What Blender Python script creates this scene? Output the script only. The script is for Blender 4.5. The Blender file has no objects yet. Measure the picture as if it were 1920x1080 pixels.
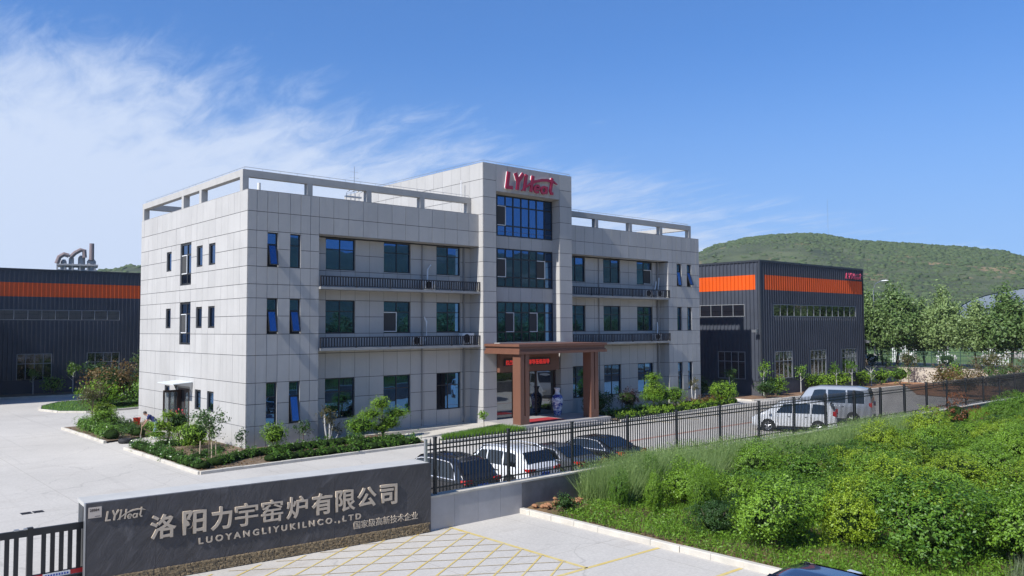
import bpy, bmesh, math, random
import numpy as np
from mathutils import Vector, Matrix

S = bpy.context.scene
COL = S.collection
R = math.radians
random.seed(7)
rng = np.random.default_rng(7)

# ------------------------------------------------------------------ camera
CAM = (-18.1745, -41.7453, 6.1747)
YAW, PITCH, ROLL = R(48.676), R(2.785), R(-0.273)
cd = bpy.data.cameras.new('camera')
cam = bpy.data.objects.new('camera', cd)
COL.objects.link(cam)
_f = Vector((math.cos(PITCH) * math.cos(YAW), math.cos(PITCH) * math.sin(YAW), math.sin(PITCH)))
_r = Vector((math.sin(YAW), -math.cos(YAW), 0))
_u = _r.cross(_f)
_rr = math.cos(ROLL) * _r + math.sin(ROLL) * _u
_uu = -math.sin(ROLL) * _r + math.cos(ROLL) * _u
M = Matrix.Identity(4)
for i in range(3):
    M[i][0], M[i][1], M[i][2], M[i][3] = _rr[i], _uu[i], -_f[i], CAM[i]
cam.matrix_world = M
cd.sensor_width = 36
cd.lens = 1549.35 / 1920 * 36
cd.clip_start, cd.clip_end = 0.1, 6000
S.camera = cam

# ------------------------------------------------------------------ light
SUN = Vector((-1, -0.066, 0.9)).normalized()
SUN_EL = math.asin(SUN.z)
w = bpy.data.worlds.new("World")
S.world = w
w.use_nodes = True
nt = w.node_tree
nt.nodes.clear()


def N(tree, t, **kw):
    n = tree.nodes.new(t)
    for k, v in kw.items():
        if k.startswith('i_'):
            n.inputs[k[2:].replace('_', ' ')].default_value = v
        else:
            setattr(n, k, v)
    return n


def math_n(tree, op, a, b=None, c=None, clamp=False):
    n = tree.nodes.new('ShaderNodeMath')
    n.operation = op
    n.use_clamp = clamp
    for i, v in enumerate((a, b, c)):
        if v is None:
            continue
        if hasattr(v, 'default_value'):
            tree.links.new(v, n.inputs[i])
        else:
            n.inputs[i].default_value = v
    return n.outputs[0]


sky = N(nt, 'ShaderNodeTexSky', sky_type='NISHITA', sun_disc=False)
sky.sun_elevation = SUN_EL
sky.sun_rotation = math.atan2(SUN.x, SUN.y)
sky.altitude = 200
sky.air_density = 1.25
sky.dust_density = 0.35
sky.ozone_density = 3.2
bg = N(nt, 'ShaderNodeBackground', i_Strength=0.083)
tc0 = N(nt, 'ShaderNodeTexCoord')
lift = N(nt, 'ShaderNodeVectorMath', operation='MULTIPLY_ADD')
lift.inputs[1].default_value = (1, 1, 0.85); lift.inputs[2].default_value = (0, 0, 0.14)   # clear air down to the horizon
nt.links.new(tc0.outputs['Generated'], lift.inputs[0])
nrm = N(nt, 'ShaderNodeVectorMath', operation='NORMALIZE'); nt.links.new(lift.outputs[0], nrm.inputs[0])
nt.links.new(nrm.outputs[0], sky.inputs[0])
gain = N(nt, 'ShaderNodeMix', data_type='RGBA', blend_type='MULTIPLY'); gain.inputs[0].default_value = 1
gain.inputs[7].default_value = (0.72, 1.15, 1.72, 1)
nt.links.new(sky.outputs[0], gain.inputs[6])
sz0 = N(nt, 'ShaderNodeSeparateXYZ'); nt.links.new(tc0.outputs['Generated'], sz0.inputs[0])
zen = N(nt, 'ShaderNodeMapRange'); zen.inputs[1].default_value, zen.inputs[2].default_value = 0.38, 1.0     # deep blue overhead
zen.inputs[3].default_value, zen.inputs[4].default_value = 1.0, 0.55
nt.links.new(sz0.outputs[2], zen.inputs[0])
dk = N(nt, 'ShaderNodeVectorMath', operation='SCALE'); nt.links.new(gain.outputs[2], dk.inputs[0]); nt.links.new(zen.outputs[0], dk.inputs['Scale'])
nt.links.new(dk.outputs[0], bg.inputs[0])
# thin cirrus bank: a half space of directions, broken up by noise on a flat cloud layer
tc = N(nt, 'ShaderNodeTexCoord')
sep = N(nt, 'ShaderNodeSeparateXYZ')
nt.links.new(tc.outputs['Generated'], sep.inputs[0])
zc = math_n(nt, 'MAXIMUM', sep.outputs[2], 0.03)
zc2 = math_n(nt, 'ADD', zc, 0.12)
comb = N(nt, 'ShaderNodeCombineXYZ')
nt.links.new(math_n(nt, 'DIVIDE', sep.outputs[0], zc2), comb.inputs[0])
nt.links.new(math_n(nt, 'DIVIDE', sep.outputs[1], zc2), comb.inputs[1])
mp = N(nt, 'ShaderNodeMapping')
mp.inputs['Rotation'].default_value = (0, 0, R(-62))
mp.inputs['Scale'].default_value = (2.1, 0.8, 1)
nt.links.new(comb.outputs[0], mp.inputs[0])
n1 = N(nt, 'ShaderNodeTexNoise', i_Scale=1.3, i_Detail=8.0, i_Roughness=0.6, i_Distortion=0.6)
n2 = N(nt, 'ShaderNodeTexNoise', i_Scale=3.8, i_Detail=9.0, i_Roughness=0.66, i_Distortion=0.5)
for n in (n1, n2):
    nt.links.new(mp.outputs[0], n.inputs[0])
CLOUD_N = (-0.0618, 0.3176, -0.9462)
dot = N(nt, 'ShaderNodeVectorMath', operation='DOT_PRODUCT')
dot.inputs[1].default_value = CLOUD_N
nt.links.new(tc.outputs['Generated'], dot.inputs[0])
d0 = math_n(nt, 'MULTIPLY_ADD', n1.outputs[0], 0.62, math_n(nt, 'MULTIPLY_ADD', dot.outputs['Value'], 4.4, -0.27))
d1 = math_n(nt, 'MULTIPLY_ADD', n2.outputs[0], 0.8, math_n(nt, 'ADD', d0, -0.40))
mr = N(nt, 'ShaderNodeMapRange', interpolation_type='SMOOTHSTEP')
mr.inputs[1].default_value = -0.12
mr.inputs[2].default_value = 0.50
mr.inputs[3].default_value = 0.0
mr.inputs[4].default_value = 0.92
nt.links.new(d1, mr.inputs[0])
# moist air near the horizon
hz = N(nt, 'ShaderNodeMapRange', interpolation_type='SMOOTHSTEP')
hz.inputs[1].default_value, hz.inputs[2].default_value = 0.0, 0.34
hz.inputs[3].default_value, hz.inputs[4].default_value = 0.62, 0.0
nt.links.new(sep.outputs[2], hz.inputs[0])
hbg = N(nt, 'ShaderNodeBackground', i_Color=(0.39, 0.565, 0.83, 1), i_Strength=0.81)
mxh = N(nt, 'ShaderNodeMixShader')
nt.links.new(hz.outputs[0], mxh.inputs[0]); nt.links.new(bg.outputs[0], mxh.inputs[1]); nt.links.new(hbg.outputs[0], mxh.inputs[2])
cbg = N(nt, 'ShaderNodeBackground', i_Color=(0.66, 0.76, 0.95, 1), i_Strength=0.84)
mx = N(nt, 'ShaderNodeMixShader')
nt.links.new(mr.outputs[0], mx.inputs[0])
nt.links.new(mxh.outputs[0], mx.inputs[1])
nt.links.new(cbg.outputs[0], mx.inputs[2])
wo = N(nt, 'ShaderNodeOutputWorld')
nt.links.new(mx.outputs[0], wo.inputs[0])

sl = bpy.data.lights.new('sun', 'SUN')
sl.energy = 5.0
sl.angle = R(0.5)
sl.color = (1.0, 0.98, 0.95)
so = bpy.data.objects.new('sun', sl)
so.rotation_euler = SUN.to_track_quat('Z', 'Y').to_euler()
COL.objects.link(so)

vs = S.view_settings
vs.view_transform = 'Standard'
vs.look = 'None'
vs.exposure = 0.3
vs.gamma = 1.0
vs.use_curve_mapping = False
S.cycles.use_denoising = True
S.cycles.max_bounces = 6
S.cycles.diffuse_bounces = 3
S.cycles.glossy_bounces = 4
S.cycles.transmission_bounces = 4
S.cycles.transparent_max_bounces = 8
S.cycles.caustics_reflective = False
S.cycles.caustics_refractive = False

# ------------------------------------------------------------------ helpers
ORG = {}


def link(o):
    COL.objects.link(o)
    return o


def tag(o, label=None, cat=None, group=None, kind=None):
    if label: o['label'] = label
    if cat: o['category'] = cat
    if group: o['group'] = group
    if kind: o['kind'] = kind
    return o


def thing(name, label, cat, loc=(0, 0, 0), rz=0, group=None):
    o = link(bpy.data.objects.new(name, None))
    o.empty_display_size = 0.2
    o.location = loc
    o.rotation_euler = (0, 0, rz)
    return tag(o, label, cat, group)


def copy_tree(o, parent=None):
    c = link(o.copy())
    if parent: c.parent = parent
    for ch in [x for x in o.children]:
        copy_tree(ch, c)
    return c


def rootloc(parent):
    p = parent
    while p and p.parent: p = p.parent
    return Vector(p.location) if p else Vector((0, 0, 0))


class MB:
    """collects faces and links them as one mesh object"""
    def __init__(s):
        s.v, s.f, s.m = [], [], []

    def face(s, pts, m=0):
        i = len(s.v)
        s.v += [tuple(p) for p in pts]
        s.f.append(tuple(range(i, i + len(pts))))
        s.m.append(m)

    def box(s, a, b, m=0, skip=''):
        x0, x1 = sorted((a[0], b[0])); y0, y1 = sorted((a[1], b[1])); z0, z1 = sorted((a[2], b[2]))
        i = len(s.v)
        s.v += [(x0, y0, z0), (x1, y0, z0), (x1, y1, z0), (x0, y1, z0), (x0, y0, z1), (x1, y0, z1), (x1, y1, z1), (x0, y1, z1)]
        for k, q in (('d', (3, 2, 1, 0)), ('u', (4, 5, 6, 7)), ('s', (0, 1, 5, 4)), ('e', (1, 2, 6, 5)), ('n', (2, 3, 7, 6)), ('w', (3, 0, 4, 7))):
            if k in skip: continue
            s.f.append(tuple(i + j for j in q)); s.m.append(m)

    def obox(s, o, u, v, w, m=0):
        """box from a corner and three edge vectors"""
        o, u, v, w = (Vector(x) for x in (o, u, v, w))
        i = len(s.v)
        s.v += [tuple(p) for p in (o, o + u, o + u + v, o + v, o + w, o + u + w, o + u + v + w, o + v + w)]
        fl = u.cross(v).dot(w) < 0
        for q in ((3, 2, 1, 0), (4, 5, 6, 7), (0, 1, 5, 4), (1, 2, 6, 5), (2, 3, 7, 6), (3, 0, 4, 7)):
            if fl: q = q[::-1]
            s.f.append(tuple(i + j for j in q)); s.m.append(m)

    def tube(s, pts, r, n=8, m=0, cap=True):
        pts = [Vector(p) for p in pts]
        rs = r if isinstance(r, (list, tuple)) else [r] * len(pts)
        rings = []
        for k, p in enumerate(pts):
            d = (pts[min(k + 1, len(pts) - 1)] - pts[max(k - 1, 0)]).normalized()
            a = Vector((0, 0, 1)) if abs(d.z) < 0.95 else Vector((1, 0, 0))
            x = d.cross(a).normalized(); y = x.cross(d)
            i = len(s.v)
            for j in range(n):
                t = 2 * math.pi * j / n
                s.v.append(tuple(p + rs[k] * (math.cos(t) * x + math.sin(t) * y)))
            rings.append(i)
        for a, b in zip(rings, rings[1:]):
            for j in range(n):
                s.f.append((a + j, b + j, b + (j + 1) % n, a + (j + 1) % n)); s.m.append(m)
        if cap:
            s.f.append(tuple(rings[0] + j for j in range(n))); s.m.append(m)
            s.f.append(tuple(rings[-1] + j for j in reversed(range(n)))); s.m.append(m)

    def lathe(s, prof, c=(0, 0, 0), n=20, m=0, axis='z'):
        rings = []
        for r, h in prof:
            i = len(s.v)
            for j in range(n):
                t = 2 * math.pi * j / n
                a, b = r * math.cos(t), r * math.sin(t)
                q = (a, b, h) if axis == 'z' else ((h, a, b) if axis == 'x' else (b, h, a))
                s.v.append(tuple(c[k] + q[k] for k in range(3)))
            rings.append(i)
        for a, b in zip(rings, rings[1:]):
            for j in range(n):
                s.f.append((a + j, a + (j + 1) % n, b + (j + 1) % n, b + j)); s.m.append(m)
        s.f.append(tuple(rings[0] + j for j in reversed(range(n)))); s.m.append(m)
        s.f.append(tuple(rings[-1] + j for j in range(n))); s.m.append(m)

    def prism(s, poly, o, u, v, d, m=0):
        """closed 2d polygon in the frame (o,u,v) pushed out along d"""
        o, u, v, d = (Vector(x) for x in (o, u, v, d))
        i = len(s.v); n = len(poly)
        P = [o + a * u + b * v for a, b in poly]
        s.v += [tuple(p) for p in P] + [tuple(p + d) for p in P]
        s.f.append(tuple(range(i, i + n))); s.f.append(tuple(range(i + 2 * n - 1, i + n - 1, -1)))
        s.m += [m, m]
        for k in range(n):
            s.f.append((i + k, i + n + k, i + n + (k + 1) % n, i + (k + 1) % n)); s.m.append(m)

    def build(s, name, mats, parent=None, world=False, smooth=None, loc=None, fix=False):
        me = bpy.data.meshes.new(name)
        o0 = rootloc(parent) if world else Vector((0, 0, 0))
        if loc is not None: o0 = Vector(loc)
        vv = s.v
        if o0.length > 0: vv = [(a - o0.x, b - o0.y, c - o0.z) for a, b, c in s.v]
        me.from_pydata(vv, [], s.f)
        for m in (mats if isinstance(mats, (list, tuple)) else [mats]): me.materials.append(m)
        if max(s.m, default=0) > 0: me.polygons.foreach_set('material_index', s.m)
        if fix:
            bm = bmesh.new(); bm.from_mesh(me)
            bmesh.ops.remove_doubles(bm, verts=bm.verts, dist=1e-4)
            bmesh.ops.recalc_face_normals(bm, faces=bm.faces)
            bm.to_mesh(me); bm.free()
        if smooth is not None:
            me.polygons.foreach_set('use_smooth', [True] * len(me.polygons))
            me.set_sharp_from_angle(angle=R(smooth))
        me.update()
        o = link(bpy.data.objects.new(name, me))
        if parent: o.parent = parent
        if loc is not None: o.location = loc
        return o


def mesh_np(name, V, F, mat, parent=None, tint=None, loc=None, smooth=False):
    """mesh of many equal-sided faces from arrays"""
    V = np.asarray(V, np.float32); F = np.asarray(F, np.int32)
    k = F.shape[1]
    me = bpy.data.meshes.new(name)
    me.vertices.add(len(V)); me.vertices.foreach_set('co', V.ravel())
    me.loops.add(F.size); me.loops.foreach_set('vertex_index', F.ravel())
    me.polygons.add(len(F))
    me.polygons.foreach_set('loop_start', np.arange(0, F.size, k, dtype=np.int32))
    if smooth: me.polygons.foreach_set('use_smooth', [True] * len(F))
    if tint is not None:
        at = me.attributes.new('tint', 'FLOAT', 'POINT')
        at.data.foreach_set('value', np.asarray(tint, np.float32))
    me.materials.append(mat)
    me.update(calc_edges=True)
    me.validate()
    o = link(bpy.data.objects.new(name, me))
    if parent: o.parent = parent
    if loc is not None: o.location = loc
    return o


# ------------------------------------------------------------------ materials
def mat(name, col, rough=0.7, metal=0.0, var=None, bump=None, spec=0.5, coat=0, stretch=None, emit=None, col2=None):
    """var = (scale, amount): patchy tone of the stuff itself; bump = (scale, strength, distance)"""
    m = bpy.data.materials.new(name); m.use_nodes = True
    t = m.node_tree; b = t.nodes['Principled BSDF']
    c = tuple(col) + (1,)
    b.inputs['Base Color'].default_value = c
    b.inputs['Roughness'].default_value = rough
    b.inputs['Metallic'].default_value = metal
    b.inputs['Specular IOR Level'].default_value = spec
    b.inputs['Coat Weight'].default_value = coat
    if coat: b.inputs['Coat Roughness'].default_value = 0.03
    if emit:
        b.inputs['Emission Color'].default_value = tuple(emit[0]) + (1,)
        b.inputs['Emission Strength'].default_value = emit[1]
    co = N(t, 'ShaderNodeTexCoord').outputs['Object']
    if stretch:
        mp = N(t, 'ShaderNodeMapping'); mp.inputs['Scale'].default_value = stretch
        t.links.new(co, mp.inputs[0]); co = mp.outputs[0]
    if var:
        n = N(t, 'ShaderNodeTexNoise', i_Scale=var[0], i_Detail=6.0, i_Roughness=0.62)
        t.links.new(co, n.inputs[0])
        cr = N(t, 'ShaderNodeMapRange')
        cr.inputs[1].default_value, cr.inputs[2].default_value = 0.3, 0.7
        t.links.new(n.outputs[0], cr.inputs[0])
        mx = N(t, 'ShaderNodeMix', data_type='RGBA')
        a = var[1]
        c2 = col2 or tuple(min(1, x * (1 + a)) for x in col)
        mx.inputs[6].default_value = tuple(x * (1 - a) for x in col) + (1,)
        mx.inputs[7].default_value = tuple(c2) + (1,)
        t.links.new(cr.outputs[0], mx.inputs[0]); t.links.new(mx.outputs[2], b.inputs['Base Color'])
    if bump:
        n = N(t, 'ShaderNodeTexNoise', i_Scale=bump[0], i_Detail=5.0, i_Roughness=0.6)
        t.links.new(co, n.inputs[0])
        bp = N(t, 'ShaderNodeBump', i_Strength=bump[1], i_Distance=bump[2])
        t.links.new(n.outputs[0], bp.inputs['Height']); t.links.new(bp.outputs[0], b.inputs['Normal'])
    return m


def glass_mat(name, tint=(0.10, 0.30, 0.66), body=(0.005, 0.007, 0.011), refl=0.48):
    """dark solar-control glass: mirrors its surroundings with a tint"""
    m = bpy.data.materials.new(name); m.use_nodes = True
    t = m.node_tree; b = t.nodes['Principled BSDF']
    b.inputs['Base Color'].default_value = body + (1,); b.inputs['Roughness'].default_value = 0.1
    g = N(t, 'ShaderNodeBsdfGlossy', i_Roughness=0.015); g.inputs[0].default_value = tint + (1,)
    n = N(t, 'ShaderNodeTexNoise', i_Scale=0.6, i_Detail=2.0)
    t.links.new(N(t, 'ShaderNodeTexCoord').outputs['Object'], n.inputs[0])
    bp = N(t, 'ShaderNodeBump', i_Strength=0.25, i_Distance=0.012)
    t.links.new(n.outputs[0], bp.inputs['Height']); t.links.new(bp.outputs[0], g.inputs['Normal'])
    mx = N(t, 'ShaderNodeMixShader', i_Fac=refl)
    t.links.new(math_n(t, 'MULTIPLY_ADD', N(t, 'ShaderNodeObjectInfo').outputs['Random'], .22, refl - .14), mx.inputs[0])
    t.links.new(b.outputs[0], mx.inputs[1]); t.links.new(g.outputs[0], mx.inputs[2])
    t.links.new(mx.outputs[0], t.nodes['Material Output'].inputs[0])
    return m


def leaf_mat(name, c1, c2, rough=0.5, trans=0.3):
    """leaf colour differs from leaf to leaf (attribute tint) and a little from plant to plant"""
    m = bpy.data.materials.new(name); m.use_nodes = True
    t = m.node_tree; b = t.nodes['Principled BSDF']
    at = N(t, 'ShaderNodeAttribute', attribute_name='tint')
    oi = N(t, 'ShaderNodeObjectInfo')
    f = math_n(t, 'MULTIPLY_ADD', oi.outputs['Random'], 0.55, math_n(t, 'MULTIPLY', at.outputs['Fac'], 0.55), clamp=True)
    mx = N(t, 'ShaderNodeMix', data_type='RGBA')
    mx.inputs[6].default_value = tuple(c1) + (1,); mx.inputs[7].default_value = tuple(c2) + (1,)
    t.links.new(f, mx.inputs[0]); t.links.new(mx.outputs[2], b.inputs['Base Color'])
    b.inputs['Roughness'].default_value = rough; b.inputs['Specular IOR Level'].default_value = 0.4
    tr = N(t, 'ShaderNodeBsdfTranslucent'); t.links.new(mx.outputs[2], tr.inputs[0])
    ms = N(t, 'ShaderNodeMixShader', i_Fac=trans)
    t.links.new(b.outputs[0], ms.inputs[1]); t.links.new(tr.outputs[0], ms.inputs[2])
    t.links.new(ms.outputs[0], t.nodes['Material Output'].inputs[0])
    return m


M_PANEL = mat('cladding_panel', (0.425, 0.410, 0.388), 0.75, var=(0.5, 0.055), bump=(2.6, 0.45, 0.025))
_t = M_PANEL.node_tree; _b = _t.nodes['Principled BSDF']; _o = _b.inputs['Base Color'].links[0].from_socket
_a = N(_t, 'ShaderNodeAttribute', attribute_name='tint'); _co = N(_t, 'ShaderNodeTexCoord').outputs['Object']
_m = N(_t, 'ShaderNodeMapping'); _m.inputs['Scale'].default_value = (3.2, 3.2, 0.16); _t.links.new(_co, _m.inputs[0])
_n = N(_t, 'ShaderNodeTexNoise', i_Scale=1.0, i_Detail=6.0, i_Roughness=0.65); _t.links.new(_m.outputs[0], _n.inputs[0])   # rain streaks
_r = N(_t, 'ShaderNodeMapRange'); _r.inputs[1].default_value, _r.inputs[2].default_value, _r.inputs[3].default_value, _r.inputs[4].default_value = 0.52, 0.75, 1.0, 0.90
_t.links.new(_n.outputs[0], _r.inputs[0])
_k = math_n(_t, 'MULTIPLY', _r.outputs[0], math_n(_t, 'MULTIPLY_ADD', _a.outputs['Fac'], 0.09, 0.955))
_s = N(_t, 'ShaderNodeVectorMath', operation='SCALE'); _t.links.new(_o, _s.inputs[0]); _t.links.new(_k, _s.inputs['Scale']); _t.links.new(_s.outputs[0], _b.inputs['Base Color'])
M_JOINT = mat('panel_joint', (0.07, 0.07, 0.072), 0.9)
M_PLAIN = mat('painted_render', (0.40, 0.385, 0.36), 0.8, var=(1.2, 0.08), bump=(6, 0.2, 0.01))
M_ROOF = mat('roof_deck', (0.3, 0.3, 0.29), 0.9, var=(1, 0.15))
M_FRAME = mat('window_frame', (0.018, 0.019, 0.021), 0.4)
M_WHITE = mat('white_plastic', (0.75, 0.75, 0.74), 0.4)
M_GLASS = glass_mat('window_glass')
M_GLASSF = glass_mat('factory_glass', tint=(0.30, 0.33, 0.36), body=(0.012, 0.014, 0.017), refl=0.5)
M_CARGLASS = glass_mat('car_glass', tint=(0.25, 0.28, 0.30), body=(0.006, 0.007, 0.008), refl=0.28)
M_IRON = mat('black_iron', (0.017, 0.018, 0.02), 0.45)
M_GREYRAIL = mat('grey_railing', (0.034, 0.031, 0.034), 0.6, spec=0.25)
M_STEEL = mat('galvanised_steel', (0.42, 0.43, 0.44), 0.35, metal=0.8)
M_BROWN = mat('brown_cladding', (0.165, 0.074, 0.046), 0.5, var=(2, 0.08), stretch=(1, 1, 0.2))
M_DKBROWN = mat('dark_brown', (0.045, 0.025, 0.02), 0.5)
M_RED = mat('sign_red', (0.36, 0.016, 0.05), 0.35)
M_CONC = mat('kerb_concrete', (0.52, 0.48, 0.41), 0.85, var=(1.5, 0.16), bump=(9, 0.4, 0.02))
M_SLATE = mat('slate_tile', (0.052, 0.052, 0.06), 0.55, var=(1.5, 0.25), bump=(2.2, 0.9, 0.03), stretch=(1.6, 1.6, 0.55))
M_WALLTILE = mat('wall_tile', (0.40, 0.38, 0.37), 0.7, var=(1.5, 0.1), bump=(5, 0.2, 0.01))
M_WALLOLD = mat('rendered_wall', (0.22, 0.205, 0.19), 0.85, var=(0.9, 0.35), bump=(4, 0.5, 0.03))
M_METALTXT = mat('champagne_metal', (0.50, 0.415, 0.32), 0.42)
M_TYRE = mat('tyre_rubber', (0.014, 0.014, 0.015), 0.75)
M_RIM = mat('alloy_rim', (0.6, 0.6, 0.61), 0.3, metal=0.7)
M_CHROME = mat('chrome', (0.85, 0.85, 0.86), 0.3, metal=.6)
M_LAMPRED = mat('tail_lamp', (0.42, 0.01, 0.01), 0.15, coat=1)
M_PLATE = mat('blue_plate', (0.015, 0.06, 0.35), 0.4)
M_BARK = mat('bark', (0.16, 0.12, 0.09), 0.9, var=(8, 0.3), bump=(20, 0.5, 0.02))
M_PALEBARK = mat('limewashed_bark', (0.5, 0.48, 0.45), 0.85, var=(6, 0.2))
M_SOIL = mat('soil', (0.20, 0.115, 0.065), 0.95, var=(1.3, 0.35), bump=(6, 1.0, 0.06))
M_RIB = mat('charcoal_sheet', (0.056, 0.063, 0.080), 0.42, var=(.35, .16), spec=0.4)
M_RIBG = mat('charcoal_plinth', (0.06, 0.06, 0.07), 0.8, var=(0.6, 0.12))
M_ORANGE = mat('orange_sheet', (0.66, 0.092, 0.006), 0.42, var=(.35, .08))

L_ORCH = leaf_mat('leaf_orchard', (0.036, 0.105, 0.010), (0.185, 0.32, 0.022), trans=.10)
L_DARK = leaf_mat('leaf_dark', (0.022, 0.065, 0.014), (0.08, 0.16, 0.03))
L_YELLOW = leaf_mat('leaf_yellow', (0.085, 0.17, 0.010), (0.27, 0.37, 0.02), trans=.16)
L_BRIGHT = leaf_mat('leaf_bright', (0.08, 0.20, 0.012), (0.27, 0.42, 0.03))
L_HEDGE = leaf_mat('leaf_hedge', (0.03, 0.09, 0.012), (0.15, 0.28, 0.035), rough=0.3)
L_RED = leaf_mat('leaf_red', (0.16, 0.03, 0.012), (0.24, 0.10, 0.03))
L_PHOT = leaf_mat('leaf_photinia', (0.035, 0.07, 0.02), (0.28, 0.13, 0.04))
L_PLANE = leaf_mat('leaf_plane', (0.075, 0.15, 0.03), (0.27, 0.36, 0.13))
L_OLIVE = leaf_mat('leaf_olive', (0.06, 0.075, 0.022), (0.15, 0.13, 0.05))
L_GRASS = leaf_mat('grass_blade', (0.065, 0.16, 0.012), (0.21, 0.36, 0.03))
L_WISP = leaf_mat('wispy_grass', (0.17, 0.28, 0.07), (0.37, 0.48, 0.18), trans=.5)
L_HILL = leaf_mat('hill_scrub', (0.022, 0.05, 0.018), (0.085, 0.115, 0.045), rough=0.9, trans=0.0)
L_CORE = mat('shade_core', (0.018, 0.034, 0.008), 0.95, var=(6, 0.4), spec=.05)  # near-black hull colour paints the shade seen in the gaps between leaves
L_WROSE = mat('white_rose', (0.75, 0.72, 0.68), 0.6)


# ------------------------------------------------------------------ foliage
def leaves(pts, nrm, size, aspect=0.55, wob=0.75, up=0.5, tint=None):
    """one pointed leaf per point: arrays of 4 verts and 1 quad each"""
    n = len(pts)
    nr = nrm + rng.normal(0, wob, (n, 3)); nr[:, 2] += up
    nr /= np.linalg.norm(nr, axis=1)[:, None] + 1e-9
    t = np.cross(nr, rng.normal(0, 1, (n, 3))); t /= np.linalg.norm(t, axis=1)[:, None] + 1e-9
    b = np.cross(nr, t)
    L = (size * rng.uniform(0.65, 1.3, n))[:, None]
    W = L * aspect
    V = np.empty((n, 4, 3))
    V[:, 0] = pts - t * L * 0.5; V[:, 2] = pts + t * L * 0.5 - nr * L * 0.12
    V[:, 1] = pts + b * W * 0.5; V[:, 3] = pts - b * W * 0.5
    F = np.arange(4 * n).reshape(n, 4)
    tn = rng.random(n) if tint is None else tint
    return V.reshape(-1, 3), F, np.repeat(tn, 4)


def lumps(d, k, amp):
    """a lumpy radius factor for unit directions"""
    c = rng.normal(0, 1, (k, 3)); c /= np.linalg.norm(c, axis=1)[:, None]
    a = rng.uniform(0.4, 1, k)
    s = (np.exp(-((1 - d @ c.T) / 0.09)) * a).sum(1)
    return 1 - amp + 1.6 * amp * np.clip(s, 0, 1.2)


def blob_pts(c, r, n, amp=0.22, k=22, inner=0.72):
    d = rng.normal(0, 1, (n, 3)); d /= np.linalg.norm(d, axis=1)[:, None]
    f = lumps(d, k, amp) * (inner + (1 - inner) * rng.random(n) ** 0.6)
    return np.array(c) + d * f[:, None] * np.array(r), d / np.array(r) / np.linalg.norm(d / np.array(r), axis=1)[:, None]


def crown(name, blobs, leafsize, mat_, parent=None, aspect=0.55, amp=0.22, zmin=None, k=22, inner=0.72, wob=0.75, loc=None, up=.3, spr=14):
    """blobs: (centre, radii, count)"""
    P, Q = [], []
    for c, r, n in blobs:
        if spr > 1 and n > 3 * spr:      # leaves sit in sprigs, with gaps between them
            a, b = blob_pts(c, r, max(3, n // spr), amp, k, inner)
            m = rng.uniform(.4, 1.6, len(a)); idx = np.repeat(np.arange(len(a)), np.maximum(2, (spr * m)).astype(int))
            s_ = leafsize * .85
            a = a[idx] + b[idx] * rng.normal(0, s_ * 1.1, (len(idx), 1)) + rng.normal(0, s_ * .75, (len(idx), 3)); b = b[idx]
        else: a, b = blob_pts(c, r, n, amp, k, inner)
        P.append(a); Q.append(b)
    P = np.vstack(P); Q = np.vstack(Q)
    if zmin is not None:
        ok = P[:, 2] > zmin; P, Q = P[ok], Q[ok]
    V, F, T = leaves(P, Q, leafsize, aspect, wob, up)
    return mesh_np(name, V, F, mat_, parent, T, loc)


def core(mb, c, r, n=10, m=0):
    """a lumpy inner hull that keeps a dense bush from being seen through"""
    i0 = len(mb.v)
    st = 6
    for a in range(st + 1):
        th = math.pi * a / st
        for b in range(n):
            ph = 2 * math.pi * b / n
            q = random.uniform(0.82, 1.0)
            mb.v.append((c[0] + r[0] * q * math.sin(th) * math.cos(ph), c[1] + r[1] * q * math.sin(th) * math.sin(ph), c[2] + r[2] * q * math.cos(th)))
    for a in range(st):
        for b in range(n):
            mb.f.append((i0 + a * n + b, i0 + (a + 1) * n + b, i0 + (a + 1) * n + (b + 1) % n, i0 + a * n + (b + 1) % n)); mb.m.append(m)


def scatter_poly(poly, n):
    """random points inside a 2d polygon"""
    P = np.array(poly); lo, hi = P.min(0), P.max(0)
    out = []
    while sum(len(o) for o in out) < n:
        q = rng.uniform(lo, hi, (n, 2)); ins = np.zeros(n, bool)
        j = len(P) - 1
        for i in range(len(P)):
            c = ((P[i, 1] > q[:, 1]) != (P[j, 1] > q[:, 1])) & (q[:, 0] < (P[j, 0] - P[i, 0]) * (q[:, 1] - P[i, 1]) / (P[j, 1] - P[i, 1] + 1e-12) + P[i, 0])
            ins ^= c; j = i
        out.append(q[ins])
    return np.vstack(out)[:n]


def blades(xy, z, h, wdt, lean=0.35):
    """grass blades as narrow triangles"""
    n = len(xy)
    a = rng.uniform(0, 2 * math.pi, n); hh = h * rng.uniform(0.5, 1.15, n)
    ln = rng.normal(0, lean, (n, 2)) * hh[:, None]
    V = np.empty((n, 3, 3))
    zz = np.broadcast_to(z, (n,))
    dx, dy = np.cos(a) * wdt / 2, np.sin(a) * wdt / 2
    V[:, 0] = np.c_[xy[:, 0] - dx, xy[:, 1] - dy, zz]; V[:, 1] = np.c_[xy[:, 0] + dx, xy[:, 1] + dy, zz]
    V[:, 2] = np.c_[xy + ln, zz + hh]
    return V.reshape(-1, 3), np.arange(3 * n).reshape(n, 3), np.repeat(rng.random(n), 3)


def text_mesh(txt, size, depth, bold=0.0, shear=0.0, align='LEFT'):
    """text as a solid mesh datablock (x right, y up, z out)"""
    cu = bpy.data.curves.new('lettering', 'FONT')
    cu.body = txt; cu.size = size; cu.extrude = depth / 2; cu.offset = bold; cu.shear = shear
    cu.align_x = align; cu.resolution_u = 4
    o = bpy.data.objects.new('lettering', cu); COL.objects.link(o)
    dg = bpy.context.evaluated_depsgraph_get()
    me = bpy.data.meshes.new_from_object(o.evaluated_get(dg))
    bpy.data.objects.remove(o)
    return me


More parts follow.
